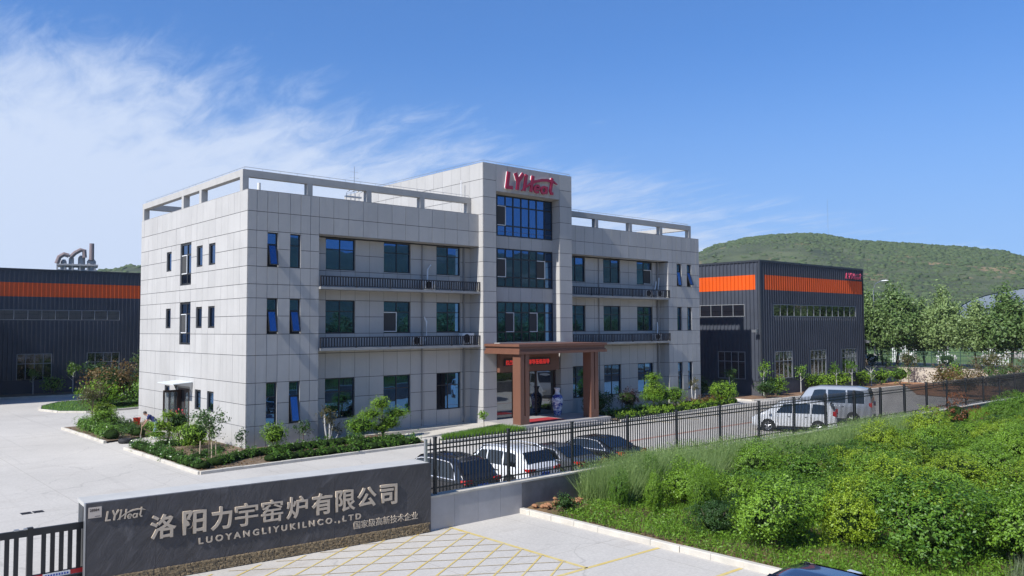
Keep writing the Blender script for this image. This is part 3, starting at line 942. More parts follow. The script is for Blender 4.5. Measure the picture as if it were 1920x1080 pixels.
# entrance porch: stepped fascia on two columns
po = MB()
X0, X1, Y0, Y1 = TW0 + .05, 23.7, -3.85, TY - .02
po.box((X0, Y0, 5.02), (X1, Y1, 5.18)); po.box((X0 + .12, Y0 + .12, 4.80), (X1 - .12, Y1, 5.02))
po.box((X0 + .06, Y0 + .06, 4.72), (X1 - .06, Y1, 4.80)); po.box((X0, Y0, 4.56), (X1, Y1, 4.72))
po.box((X0 + .8, Y1 - .6, 5.181), (X1 - .7, Y1 - .05, 5.24), 1)
po.build('entrance_canopy', [M_BROWN, M_ROOF], bld, world=True)
def column(x0, x1):
    y0, y1 = -3.72, -3.0
    c = MB(); g = (x0 + x1) / 2
    c.box((x0, y0, GZ), (x1, y1, 0.75))
    c.box((x0, y0, 0.75), (g - .05, y1, 4.55)); c.box((g + .05, y0, 0.75), (x1, y1, 4.55)); c.box((g - .05, y0 + .1, 0.75), (g + .05, y1 - .1, 4.55), 1)
    c.build('porch_column', [M_BROWN, M_DKBROWN], bld, world=True)
column(15.92, 16.66); column(22.22, 22.95)
hd = MB(); hd.box((OP0 + .03, -0.72, 3.3), (22.2, OY - .02, 4.555)); hd.build('door_header', M_BROWN, bld, world=True)
ed = MB()
for x in (16.8, 18.62, 19.65, 20.7, 22.45): ed.box((x - .05, -.02, 0.2), (x + .05, .1, 3.3), 0)
ed.box((16.8, -.02, 3.2), (22.6, .1, 3.3), 0)
ed.face([(16.8, .05, .2), (22.62, .05, .2), (22.62, .05, 3.2), (16.8, .05, 3.2)], 1)
ed.build('entrance_door', [M_DKBROWN, glass_mat('entrance_glass', (0.5, 0.55, 0.6), (0.01, 0.011, 0.013), 0.4)], bld, world=True)
wf = MB(); wf.box((OP0, OY - .01, 4.5), (OP1, OY + .1, 5.2)); wf.build('transom', M_BROWN, bld, world=True)
pf = MB()
pf.box((15.7, -4.1, GZ), (23.75, TY - .02, 0.22)); pf.box((16.7, -4.45, GZ), (22.2, -4.1, 0.1)); pf.box((16.7, -4.8, GZ), (22.2, -4.45, -0.01)); pf.box((OP0, TY - .02, GZ), (OP1, OY, 0.219))
pf.build('entrance_platform', mat('granite_paving', (0.36, 0.34, 0.32), 0.6, var=(2, 0.1)), bld, world=True)
rp = MB()
rp.prism([(8.6, GZ), (15.7, GZ), (15.7, 0.215), (15.2, 0.215)], (0, -2.3, 0), (1, 0, 0), (0, 0, 1), (0, 1.5, 0))
rp.build('access_ramp', M_CONC, bld, world=True, fix=True)
ap = MB(); ap.box((8.2, 0.0, GZ - .05), (15.6, RY - .003, 0.06)); ap.box((4.2, 0.0, GZ - .05), (8.2, RY - .003, 0.03))
ap.build('wall_apron', M_CONC, bld, world=True)
# furniture of the porch
tag((lambda b: (b.box((17.3, -3.3, .22), (20.3, -1.6, .235)), b.build('door_mat', mat('red_carpet', (0.36, 0.02, 0.025), 0.95, var=(6, 0.15))))[1])(MB()), 'red carpet lying on the porch platform before the glass doors', 'carpet')
ls = thing('led_board', 'long black message board with red glowing characters above the entrance doors', 'sign', (19.2, -.75, 3.7))
b_ = MB(); b_.box((17.15, -0.8, 3.7), (21.3, -0.725, 4.16)); b_.build('housing', M_IRON, ls, world=True)
tm = text_mesh('热烈欢迎各位领导莅临指导', 0.36, 0.01, 0.006)
tm.materials.append(mat('led_red', (0.3, 0.01, 0.01), 0.5, emit=((1.0, 0.05, 0.04), 0.4)))
to = link(bpy.data.objects.new('message', tm)); to.parent = ls
bx = [v.co.x for v in tm.vertices]; sx = 3.95 / (max(bx) - min(bx))
to.matrix_local = Matrix.Translation((17.25 - 19.2 - min(bx) * sx, -0.058, 3.79 - 3.7)) @ Matrix.Rotation(R(90), 4, 'X') @ Matrix.Diagonal((sx, 0.95, 1, 1))

def vase_mat():
    m = mat('blue_white_porcelain', (0.75, 0.77, 0.8), 0.15, coat=0.6)
    t = m.node_tree; b = t.nodes['Principled BSDF']
    co = N(t, 'ShaderNodeTexCoord').outputs['Object']
    v = N(t, 'ShaderNodeTexNoise', i_Scale=5.5, i_Detail=4.0, i_Distortion=1.6); t.links.new(co, v.inputs[0])
    sp = N(t, 'ShaderNodeSeparateXYZ'); t.links.new(co, sp.inputs[0])
    band = math_n(t, 'MULTIPLY', math_n(t, 'SINE', math_n(t, 'MULTIPLY', sp.outputs[2], 11.0)), 0.07)
    lim = math_n(t, 'MULTIPLY', math_n(t, 'GREATER_THAN', sp.outputs[2], 1.42), -0.15)
    mr = N(t, 'ShaderNodeMapRange'); mr.inputs[1].default_value, mr.inputs[2].default_value = 0.46, 0.52
    t.links.new(math_n(t, 'ADD', math_n(t, 'ADD', v.outputs[0], band), lim), mr.inputs[0])
    mx = N(t, 'ShaderNodeMix', data_type='RGBA'); mx.inputs[6].default_value = (0.72, 0.75, 0.8, 1); mx.inputs[7].default_value = (0.03, 0.06, 0.3, 1)
    t.links.new(mr.outputs[0], mx.inputs[0]); t.links.new(mx.outputs[2], b.inputs['Base Color'])
    return m
vz = MB()
vz.lathe([(0.24, 0), (0.27, 0.1), (0.33, 0.5), (0.40, 0.9), (0.41, 1.12), (0.34, 1.32), (0.18, 1.45), (0.14, 1.6), (0.17, 1.75), (0.26, 1.86), (0.22, 1.85), (0.12, 1.6)], n=28)
vo = vz.build('floor_vase', vase_mat(), smooth=50); vo.location = (21.75, -1.0, 0.22)
tag(vo, 'man-high blue and white porcelain vase standing right of the entrance doors', 'vase')

# outdoor units standing on the balconies
def ac(x, z, lab):
    t = thing('outdoor_unit', lab, 'air conditioner', (x, 0.35, z), 0, 'outdoor air conditioning units on the balconies')
    c = MB(); c.box((-.42, -.17, .05), (.42, .17, .62)); c.box((-.38, -.15, 0), (-.28, .15, .05)); c.box((.28, -.15, 0), (.38, .15, .05)); c.build('casing', M_WHITE, t)
    g = MB(); g.lathe([(0.23, 0), (0.23, 0.012)], (-.1, -.184, .34), 20, 0, 'y')
    for k in range(4): g.lathe([(0.05 + .05 * k, 0), (0.065 + .05 * k, 0)], (-.1, -.19, .34), 20, 1, 'y')
    g.build('fan_grille', [M_IRON, M_GREYRAIL], t)
    return t
ac(11.0, 5.1, 'white outdoor unit behind the lower left balcony railing, between the second and third windows')
ac(14.9, 5.1, 'white outdoor unit at the tower end of the lower left balcony, taller than the railing').scale = (1.15, 1.1, 1.25)
ac(11.9, 8.55, 'white outdoor unit on the upper left balcony beneath a hanging hose')
ac(33.2, 8.55, 'white outdoor unit on the upper right balcony, the one nearer the tower')
ac(34.6, 8.55, 'white outdoor unit in the far corner of the upper right balcony')
ac(34.3, 5.1, 'white outdoor unit at the far end of the lower right balcony')

# ------------------------------------------------------------------ kerbs, markings, paving of the site
def kerb(name, pts, h0=0.14, wd=0.16, seg=1.0, z=GZ, m=None):
    """kerb stones along a line, each a little off true"""
    mb = MB()
    for a, b in zip(pts, pts[1:]):
        a, b = Vector((*a, 0)), Vector((*b, 0)); L = (b - a).length; n = max(1, round(L / seg)); d = (b - a) / n
        t = d.normalized(); q = Vector((-t.y, t.x, 0))
        for i in range(n):
            h = h0 + random.uniform(-.012, .012); o = a + d * i + t * .006 + q * random.uniform(-.012, .012) + Vector((0, 0, z - .05))
            e = d - t * .012; c = .02
            pr = [(0, 0), (wd, 0), (wd, h + .05 - c), (wd - c, h + .05), (c, h + .05), (0, h + .05 - c)]
            mb.prism(pr, o - q * wd / 2, q, (0, 0, 1), e)
    return tag(mb.build(name, m or M_CONC, fix=True), kind='structure')


kerb('kerb_west', [(-4.53, 4.75), (-4.44, -5.5), (8.25, -4.85), (8.9, -3.6)])
kerb('kerb_northwest', [(-4.7, 17.0), (-4.62, 8.0)])
kerb('kerb_lawn', [(4.5, 28.4), (2.2, 27.7), (-.7, 27.3), (-2.3, 29.0), (-2.95, 31.8), (-2.2, 35.2), (-.3, 38.2), (4, 40)], seg=.8)
kerb('kerb_ramp', [(9.0, -4.85), (15.6, -4.85)])
kerb('kerb_east', [(23.9, -4.75), (36.5, -3.6), (40.9, -3.0), (41.6, -1.5), (41.6, 9)])
kerb('kerb_factory', [(43.8, 4.0), (43.8, -2.2), (47.2, -2.9), (69.5, -3.4)])
kerb('kerb_far', [(-9, 50.5), (-4.5, 46.7), (14, 45.2)])
kerb('kerb_orchard', [(0.92, -19.95), (0.92, -36.5)], h0=0.17, wd=0.2, seg=1.02)
M_BED = mat('bed_soil', (0.17, 0.12, 0.075), 0.95, var=(2.2, 0.4), bump=(7, 1.0, 0.05))
sheet('planting_bed', [(-4.4, -5.4), (8.2, -4.75), (8.6, -3.7), (8.3, -.02), (-.02, -.02), (-.02, 4.7), (-4.45, 4.7)], GZ + .1, M_BED)
sheet('planting_bed_north', [(-4.6, 8.05), (-.02, 10.1), (-.02, 17.3), (-4.6, 17.3)], GZ + .1, M_BED)
M_LAWN = mat('lawn_base', (0.035, 0.09, 0.018), 0.95, var=(2, 0.35))
lawn_poly = [(4.5, 28.5), (2.2, 27.8), (-.7, 27.4), (-2.2, 29.0), (-2.85, 31.8), (-2.1, 35.1), (-.2, 38.1), (4, 39.8), (30, 40), (30, 28.5)]
sheet('lawn', lawn_poly, GZ + .1, M_LAWN)
sheet('ramp_lawn', [(9.2, -4.75), (15.6, -4.75), (15.6, -2.4), (9.6, -3.9)], GZ + .1, M_LAWN)
sheet('planting_bed_east', [(24.0, -4.65), (36.5, -3.5), (40.8, -2.9), (41.5, -1.5), (41.5, 9), (39.6, 9), (39.6, -.02), (23.8, -.02)], GZ + .1, M_BED)
sheet('planting_bed_factory', [(43.9, 3.9), (43.9, -2.1), (47.2, -2.8), (69.5, -3.3), (69.5, -.48), (47.9, -.48), (47.9, 3.9)], GZ + .1, M_SOIL)
sheet('planting_bed_far', [(-9, 50.4), (-4.4, 46.8), (14, 45.3), (14, 50.9), (-9, 50.9)], GZ + .1, M_BED)
M_ORS = mat('orange_soil', (0.36, 0.175, 0.085), 0.95, var=(.8, 0.3), bump=(3, 1.0, 0.15))
sheet('bare_soil', [(69.6, 3.9), (69.6, -4), (60, -9), (57, -19), (76.8, -19), (76.8, 3.9)], GZ + .05, M_ORS)

# yellow box junction on the front apron
ym = MB(); zy = GZ + .004; MK = 0
def stripe(a, b, wd):
    a, b = Vector((*a, zy)), Vector((*b, zy)); t = (b - a).normalized(); q = Vector((-t.y, t.x, 0)) * wd / 2
    ym.face([a - q, b - q, b + q, a + q], MK)
bx0, bx1, by0, by1 = -13.0, -2.2, -26.45, -20.4
stripe((-2.16, -20.3), (-2.2, -26.5), .13)
stripe((-16, -26.5), (.78, -26.5), .12); stripe((-16, -29.22), (.78, -29.22), .12); stripe((-16, -31.95), (.78, -31.95), .12)
zy = GZ + .008
def clipseg(c, s):      # line y = s*(x) + c clipped to the box
    pts = []
    for x in (bx0, bx1):
        y = s * x + c
        if by0 <= y <= by1: pts.append((x, y))
    for y in (by0, by1):
        x = (y - c) / s
        if bx0 <= x <= bx1: pts.append((x, y))
    pts = sorted(set((round(x, 4), round(y, 4)) for x, y in pts))
    return (pts[0], pts[-1]) if len(pts) > 1 and math.dist(pts[0], pts[-1]) > .3 else None
k = -40.0
while k < 10:
    for s in (0.63, -0.63):
        c = k if s > 0 else k - .1
        q = clipseg(c - (0 if s > 0 else 26), s)
        if q:
            zy = GZ + (.008 if s > 0 else .012); MK = 0 if s > 0 else 1; stripe(q[0], q[1], .055 if s > 0 else .045)
    k += .83
tag(ym.build('road_markings', [M_YPAINT, mat('worn_yellow', (0.50, 0.42, 0.29), .8, var=(2, .12))]), kind='structure')
# faded bay paint in the yard behind the fence
bm_ = MB()
def yb(a, b, wd, m=0):
    a, b = Vector((*a, GZ + .004)), Vector((*b, GZ + .004)); t = (b - a).normalized(); q = Vector((-t.y, t.x, 0)) * wd / 2
    bm_.face([a - q, b - q, b + q, a + q], m)
for i in range(14): yb((-1.2 + 2.85 * i, -19.2), (-1.2 + 2.85 * i, -14.2), .1, 0)
for i in range(9): yb((26 + 2.85 * i, -7.5), (26 + 2.85 * i, -5.2), .1, 0)
yb((9, -11.6), (42, -10.4), .35, 1)
tag(bm_.build('bay_markings', [M_YPAINT, mat('red_paving', (0.42, 0.25, 0.2), 0.85, var=(1, 0.2))]), kind='structure')
for x in (-11.75, -11.38):
    d_ = MB(); d_.box((x - .16, -9.2, GZ + .002), (x + .16, -8.86, GZ + .012))
    for i in range(5): d_.box((x - .13, -9.17 + .065 * i, GZ + .013), (x + .13, -9.14 + .065 * i, GZ + .016), 1)
    tag(d_.build('drain_grate', [M_IRON, M_GREYRAIL]), 'dark drain grating in the concrete yard, the %s one beyond the gate' % ('left' if x < -11.5 else 'right'), 'drain', 'drain gratings side by side')

# ------------------------------------------------------------------ name wall at the gate
DN = Vector((9.65, -.71, 0)).normalized(); NF = Vector((DN.y, -DN.x, 0)); NO = Vector((-12.61, -19.87, 0)); UP = Vector((0, 0, 1))
nw = thing('name_wall', 'long dark slate wall with raised company lettering beside the sliding gate', 'sign', (-12.61, -19.87, GZ))
LN, TH, HT = 9.68, 1.0, 2.0
def slate_mat():
    m = mat('slate_veneer', (0.056, 0.053, 0.056), 0.5, var=(1.1, 0.25))
    t = m.node_tree; b = t.nodes['Principled BSDF']; co = N(t, 'ShaderNodeTexCoord').outputs['Object']
    m0 = N(t, 'ShaderNodeMapping'); m0.inputs['Rotation'].default_value = (0, R(52), 0); t.links.new(co, m0.inputs[0])
    mp = N(t, 'ShaderNodeMapping'); mp.inputs['Scale'].default_value = (.6, 1, 1.7); t.links.new(m0.outputs[0], mp.inputs[0])
    n = N(t, 'ShaderNodeTexNoise', i_Scale=1.5, i_Detail=10.0, i_Roughness=.62, i_Distortion=1.2); t.links.new(mp.outputs[0], n.inputs[0])
    bp = N(t, 'ShaderNodeBump', i_Strength=.7, i_Distance=.06); t.links.new(n.outputs[0], bp.inputs['Height']); t.links.new(bp.outputs[0], b.inputs['Normal'])
    old = b.inputs['Base Color'].links[0].from_socket
    mr = N(t, 'ShaderNodeMapRange'); mr.inputs[1].default_value, mr.inputs[2].default_value = .54, .70; mr.inputs[4].default_value = .6
    t.links.new(n.outputs[0], mr.inputs[0])
    mx = N(t, 'ShaderNodeMix', data_type='RGBA'); mx.inputs[7].default_value = (0.125, 0.12, 0.125, 1)
    t.links.new(mr.outputs[0], mx.inputs[0]); t.links.new(old, mx.inputs[6]); t.links.new(mx.outputs[2], b.inputs['Base Color'])
    return m
fs = MB()
tl = [0, 1.6, 3.2, 4.85, 6.45, 8.05, LN]
for a, b in zip(tl, tl[1:]): fs.obox(NO + DN * (a + .002) + UP * GZ - NF * .12, DN * (b - a - .004), NF * (.12 + random.uniform(-.002, .002)), UP * (HT - GZ - .003))
fs.build('slate_face', slate_mat(), nw, world=True)
bs = MB()
bs.obox(NO - NF * TH + UP * GZ, DN * LN, NF * .12, UP * (HT - .1 - GZ))                 # back leaf
bs.obox(NO + DN * (LN - .12) - NF * (TH - .121) + UP * GZ, DN * .118, NF * (TH - .243), UP * (HT - .1 - GZ))
bs.obox(NO - DN * .02 - NF * TH + UP * (HT - .1), DN * (LN + .02), NF * (TH - .121), UP * .1)  # coping slab
bs.obox(NO - DN * .02 - NF * (TH - .121) + UP * GZ, DN * .1, NF * .02, UP * (HT - .1 - GZ))
bs.build('wall_body', mat('cast_stone', (0.46, 0.45, 0.42), 0.8, var=(1.2, 0.1), bump=(8, .2, .01)), nw, world=True)
ed_ = MB(); ed_.obox(NO - DN * .03 - NF * .121 + UP * GZ, DN * .028, NF * .125, UP * (HT - GZ)); ed_.build('edge_trim', M_STEEL, nw, world=True)
sb = MB()
for i in range(900):
    a = .03 + (LN - .1) * (i % 150) / 150 + random.uniform(-.02, .02); zz = GZ + .02 + .048 * (i // 150)
    sb.obox(NO + DN * a + UP * zz - NF * .02, DN * random.uniform(.05, .085), NF * random.uniform(.03, .055), UP * random.uniform(.035, .05))
sb.build('stone_plinth', mat('honey_stone', (0.27, 0.20, 0.115), 0.9, var=(16, 0.4), bump=(20, .8, .02)), nw, world=True)


def put_text(parent, name, txt, u0, u1, z0, z1, m, depth, bold, out=.0, shear=0):
    """line of lettering on the front of the name wall, fitted to u0..u1 and z0..z1"""
    me = text_mesh(txt, 1.0, depth, bold, shear); me.materials.append(m)
    co = np.empty(len(me.vertices) * 3, np.float32); me.vertices.foreach_get('co', co); co = co.reshape(-1, 3)
    lo, hi = co.min(0), co.max(0)
    sx, sz = (u1 - u0) / (hi[0] - lo[0]), (z1 - z0) / (hi[1] - lo[1])
    u = u0 + (co[:, 0] - lo[0]) * sx; z = z0 + (co[:, 1] - lo[1]) * sz; k = out + depth / 2 + co[:, 2]
    o0 = rootloc(parent)
    P = np.array(NO)[None] + u[:, None] * np.array(DN) + k[:, None] * np.array(NF) - np.array(o0); P[:, 2] = z - o0.z
    me.vertices.foreach_set('co', P.astype(np.float32).ravel()); me.update()
    o = link(bpy.data.objects.new(name, me)); o.parent = parent
    return o


MAINC = '洛阳力宇窑炉有限公司'
for ch, a, b in zip(MAINC, (1.46, 2.24, 2.95, 3.58, 4.29, 5.0, 5.74, 6.47, 7.15, 7.90), (2.08, 2.83, 3.5, 4.2, 4.9, 5.62, 6.36, 7.08, 7.77, 8.47)):
    put_text(nw, 'raised_character', ch, a, b, 0.92 if ch != '公' else .95, 1.52, M_METALTXT, .05, {'宇': .010, '窑': .010, '炉': .016, '限': .016, '洛': .020}.get(ch, .024))
put_text(nw, 'latin_line', 'L U O Y A N G L I Y U K I L N C O . , L T D', 2.65, 7.28, .595, .795, M_METALTXT, .03, .03)
put_text(nw, 'small_line', '国家级高新技术企业', 7.05, 9.2, .35, .58, M_METALTXT, .025, .007)
lg = MB(); kx, kz = .91 / 4.05, .235
logo(lg, NO + DN * .42 + UP * 1.53 + NF * .001, DN * kx, UP * kz, NF * .03)
lg.build('word_mark', M_METALTXT, nw, world=True, fix=True)
pq = thing('number_plaque', 'small cream plaque with a house number in the upper left corner of the slate wall', 'plaque', NO + DN * .2 + UP * 1.77)
pm = MB(); pm.obox(NO + DN * .05 + UP * 1.645 + NF * .002, DN * .29, UP * .255, NF * .015); pm.build('plate', mat('cream_plate', (0.52, 0.45, 0.38), .4), pq, world=True)
put_text(pq, 'number', '28884', .075, .285, 1.80, 1.865, M_DKBROWN, .002, .02, out=.018)
nl = MB(); nl.obox(NO + DN * .19 + UP * 1.675 + NF * .018, DN * .12, UP * .012, NF * .002); nl.build('small_print', M_DKBROWN, pq, world=True)

# sliding gate running into the name wall
gt = thing('sliding_gate', 'black metal sliding gate with flat upright bars and a red strip at its foot', 'gate', (-13.5, -19.5, GZ))
gf = MB(); gy = -19.52
gf.box((-21, gy - .04, 1.36), (-12.0, gy + .04, 1.52)); gf.box((-21, gy - .04, .36), (-12.0, gy + .04, .44)); gf.box((-21, gy - .05, .12), (-12.0, gy + .05, .30))
gf.box((-13.78, gy - .055, .1), (-13.66, gy + .055, 1.56)); gf.box((-21, gy - .055, .1), (-20.9, gy + .055, 1.56))
gf.build('gate_frame', M_IRON, gt, world=True)
gbs = {0: MB(), 1: MB()}; x = -20.85
while x < -12.05:
    if abs(x + .05 + 13.72) > .12: gbs[int(x > -13.72)].box((x, gy - .02, .44), (x + .097, gy + .02, 1.36))
    x += .189
for gb in gbs.values(): gb.build('upright_bars', M_IRON, gt, world=True)
gs_ = MB(); gs_.box((-12.86, gy - .062, .33), (-12.3, gy - .052, .43)); gs_.box((-13.75, gy - .062, .33), (-13.45, gy - .052, .43)); gs_.box((-13.449, gy - .062, .33), (-12.861, gy - .052, .43), 1)
for i in range(9): gs_.box((-13.40 + .058 * i, gy - .066, .355), (-13.365 + .058 * i, gy - .0625, .40), 2)
gs_.build('warning_strip', [mat('strip_red', (0.45, 0.015, 0.02), .5), M_WHITE, M_PLATE], gt, world=True)
gw = MB()
for x in (-14.05, -13.85): gw.box((x, gy - .05, 1.521), (x + .1, gy + .05, 1.55))
gw.build('guide_roller', M_STEEL, gt, world=True)
tk = MB(); tk.box((-30, gy - .03, GZ), (-12, gy + .03, GZ + .03)); tag(tk.build('gate_track', M_STEEL), 'steel gate rail lying on the concrete under the sliding gate', 'rail')

# boundary wall and picket fence
FY = -20.3
bw = thing('boundary_wall', 'low grey boundary wall with a pale coping under the black picket fence', 'wall', (-2.9, FY, GZ))
t1 = MB()
for i in range(4):
    a = -2.93 + .96 * i; t1.box((a + .004, FY - .2, GZ - .1), (a + .956, FY + .11, .9))
t1.build('tiled_section', M_WALLTILE, bw, world=True)
t2 = MB(); t2.box((.92, FY - .17, GZ - .3), (62, FY + .11, .9)); t2.build('rendered_section', M_WALLOLD, bw, world=True)
t3 = MB(); t3.box((-2.95, FY - .23, .9), (62, FY + .14, .96)); t3.build('coping', M_CONC, bw, world=True)
fc = thing('picket_fence', 'long black iron picket fence with square posts standing on the boundary wall', 'fence', (-2.6, FY, .96))
PX = [-2.6 + 3.085 * i for i in range(21)]
def post(x, zt=2.72, w_=.045, z0=.96):
    b = MB(); b.box((x - w_, FY - w_, z0), (x + w_, FY + w_, zt)); b.box((x - w_ - .012, FY - w_ - .012, zt), (x + w_ + .012, FY + w_ + .012, zt + .03))
    b.build('post', M_IRON, fc, world=True)
for x in PX: post(x)
pe = MB(); pe.box((-2.99, FY - .03, 2.0), (-2.91, FY + .05, 2.7)); pe.build('post', M_STEEL, fc, world=True)
for a, b in [(-2.91, -2.645)] + [(p + .045, q - .045) for p, q in zip(PX, PX[1:])]:
    m_ = MB()
    for z in (2.34, 2.48, 1.12): m_.box((a, FY - .02, z), (b, FY + .02, z + .042))
    n = max(2, round((b - a) / .134))
    for i in range(1, n):
        x = a + (b - a) * i / n
        m_.box((x - .0155, FY - .0155, 1.0), (x + .0155, FY + .0155, 2.66), skip='u')
        for p, q in (((-1, -1), (1, -1)), ((1, -1), (1, 1)), ((1, 1), (-1, 1)), ((-1, 1), (-1, -1))):
            m_.face([(x + p[0] * .0155, FY + p[1] * .0155, 2.66), (x + q[0] * .0155, FY + q[1] * .0155, 2.66), (x, FY, 2.73)])
    m_.build('fence_panel', M_IRON, fc, world=True)

# ------------------------------------------------------------------ vehicles
def car(name, label, cat, loc, rz, paint, L=4.7, Wd=1.86, prof=None, belt=1.0, glass=(), trim=None, wb=(-1.42, 1.4), wr=.34, rear=None, group=None, plate=True, roofrail=False, tumble=.24, tail=None, lampz=.98):
    """y forward, z up; prof: (y, top z) from tail to nose; glass: list of (y0, y1) side windows"""
    t = thing(name, label, cat, loc, rz, group)
    hw = Wd / 2
    def hwid(y):
        e = abs(y) / (L / 2)
        return hw * (1 - .10 * max(0, (e - .72) / .28) ** 1.6)
    def top(y):
        for (a, za), (b, zb) in zip(prof, prof[1:]):
            if a <= y <= b:
                s = (y - a) / (b - a); s = s * s * (3 - 2 * s) * .35 + s * .65
                return za + (zb - za) * s
        return prof[-1][1]
    ys = sorted(set([p[0] for p in prof] + [round(-L / 2 + L * i / 40, 3) for i in range(41)]))
    ys = [y for y in ys if prof[0][0] <= y <= prof[-1][0]]
    def sect(y):
        tp = top(y); w_ = hwid(y); bl = min(belt, tp - .03)
        zb = .24 + .1 * max(0, (abs(y) / (L / 2) - .85) / .15)
        r = [(w_ * .88, zb), (w_ * .985, zb + .1), (w_, .55), (w_ * .995, bl - .12 if bl > .75 else bl - .05), (w_ * .965, bl)]
        up = max(0, tp - bl)
        rw = w_ * .955 - tumble * up
        if up > .12: r += [(w_ * .955 - tumble * up * .5 - .0, bl + up * .5), (rw + .015, tp - .09), (rw - .07, tp - .025), (rw * .55, tp), (0, tp + .006)]
        else: r += [(w_ * .93, bl + up * .4), (w_ * .88, bl + up * .7), (w_ * .78, tp - .012), (w_ * .45, tp), (0, tp + .006)]
        return r
    V, Fc = [], []
    secs = [sect(y) for y in ys]; k = len(secs[0])
    for y, sc in zip(ys, secs):
        V += [(x, y, z) for x, z in sc] + [(-x, y, z) for x, z in sc[-2::-1]]
    m = 2 * k - 1
    for i in range(len(ys) - 1):
        for j in range(m - 1):
            Fc.append((i * m + j, (i + 1) * m + j, (i + 1) * m + j + 1, i * m + j + 1))
        Fc.append((i * m + m - 1, (i + 1) * m + m - 1, (i + 1) * m, i * m))
    Fc += [tuple(range(m - 1, -1, -1)), tuple((len(ys) - 1) * m + j for j in range(m))]
    b = MB(); b.v = V; b.f = Fc; b.m = [0] * len(Fc)
    b.build('body', paint, t, smooth=38, fix=True)
    def gx(y, f):               # half width on the greenhouse side at fraction f of its height
        tp = top(y); up = tp - belt; return hwid(y) * .955 - tumble * up * f + .012, belt + up * f
    for (y0, y1, s0, s1) in glass:  # s: slant of the front/rear edges
        for s in (-1, 1):
            g = MB(); pts = []
            n = 6
            for i in range(n + 1):
                ya = y0 + (y1 - y0) * i / n; pts.append((s * (gx(ya, .06)[0]), ya, gx(ya, .06)[1]))
            for i in range(n, -1, -1):
                ya = y0 + s0 + (y1 - s1 - y0 - s0) * i / n; q = gx(ya, .80); pts.append((s * q[0], ya, q[1]))
            for i in range(n):
                a0, a1, b1, b0 = pts[i], pts[i + 1], pts[2 * n - i], pts[2 * n + 1 - i]
                g.face([a0, a1, b1, b0] if s > 0 else [b0, b1, a1, a0])
            g.build('side_window', M_CARGLASS, t)
    if trim:
        for s in (-1, 1):
            g = MB(); y0, y1, s0, s1 = trim; pts = []
            for i in range(9): ya = y1 + (y0 - y1) * i / 8; q = gx(ya, .03); pts.append((s * (q[0] + .006), ya, q[1]))
            for i in range(9):
                f = i / 8; ya = y0 + s0 * f ** 1.3; q = gx(ya, .03 + .84 * math.sin(f * math.pi / 2)); pts.append((s * (q[0] + .006), ya, q[1]))
            for i in range(9): ya = y0 + s0 + (y1 - s1 - y0 - s0) * i / 8; q = gx(ya, .87); pts.append((s * (q[0] + .006), ya, q[1]))
            for i in range(5): f = 1 - i / 4; ya = y1 - s1 * f; q = gx(ya, .03 + .84 * f); pts.append((s * (q[0] + .006), ya, q[1]))
            g.tube(pts, .019, 5, cap=False); g.build('chrome_trim', M_CHROME, t)
    for s in (-1, 1):
        g = MB(); ycut = sorted(set([q[1] + .035 for q in glass[:-1]] + [glass[0][0] + .02, glass[-1][1] - .1]))
        for y in ycut:
            for z0, z1 in ((.34, .55), (.55, belt - .12), (belt - .12, belt)):
                x_ = hwid(y) * (.985 if z0 < .5 else 1.0 if z0 < .6 else .985) + .004
                g.box((s * (x_ - .012), y - .008, z0), (s * x_, y + .008, z1))
        for q in glass[1:]:
            g.box((s * (hwid(q[0]) + .0), q[0] + .1, belt - .17), (s * (hwid(q[0]) + .02), q[0] + .26, belt - .14))
        g.box((s * (hwid(0) * .94), wb[0] + .5, .25), (s * (hwid(0) * .992), wb[1] - .5, .36))
        g.build('door_seams', M_TYRE, t)
    def across(yb, yt, nm, inset=.1):
        g = MB(); n = 6
        lo = gx(yb, .1)[0] - inset; rows = []
        za, zb2 = top(yb), top(yt)
        hi = hwid(yt) * .955 - tumble * (zb2 - belt) - inset * .7
        sg = -1 if yb < yt else 1
        for yy, zz, ww in ((yb, za, lo), (yt, zb2, hi)):
            rows.append([(-ww + 2 * ww * i / n, yy + sg * .012, zz + .012) for i in range(n + 1)])
        for i in range(n):
            q = [rows[0][i], rows[0][i + 1], rows[1][i + 1], rows[1][i]]
            g.face(q if sg < 0 else q[::-1])
        g.build(nm, M_CARGLASS, t)
    if rear: across(rear[0], rear[1], 'rear_window'); across(rear[3], rear[2], 'windscreen')
    for y in wb:
        for s in (-1, 1):
            ar = MB(); ar.lathe([(wr + .075, 0), (wr + .075, .012)], (s * (hwid(y) - .005) if s > 0 else -hwid(y) - .007, y, wr + .01), 22, 0, 'x'); ar.build('wheel_arch', M_TYRE, t)
            wp = MB(); x0 = s * (hwid(y) - .19)
            c = (x0, y, wr)
            wp.lathe([(wr * .7, 0), (wr * .97, s * .02), (wr, s * .06), (wr, s * .18), (wr * .95, s * .222), (wr * .66, s * .226)], c, 24, 0, 'x')
            wo_ = wp.build('wheel', M_TYRE, t, smooth=40, fix=True)
            rm = MB()
            rm.lathe([(wr * .66, s * .20), (wr * .66, s * .229), (wr * .58, s * .222), (wr * .56, s * .205)], c, 20, 0, 'x')
            for a in range(5):
                th = a * 2 * math.pi / 5 + .3; rm.tube([(x0 + s * .222, y, wr), (x0 + s * .222, y + wr * .6 * math.cos(th), wr + wr * .6 * math.sin(th))], [.045, .032], 6)
            rm.lathe([(.06, s * .205), (.06, s * .235)], c, 10, 0, 'x')
            rm.build('rim', M_RIM, wo_, fix=True)
    yb = prof[0][0]
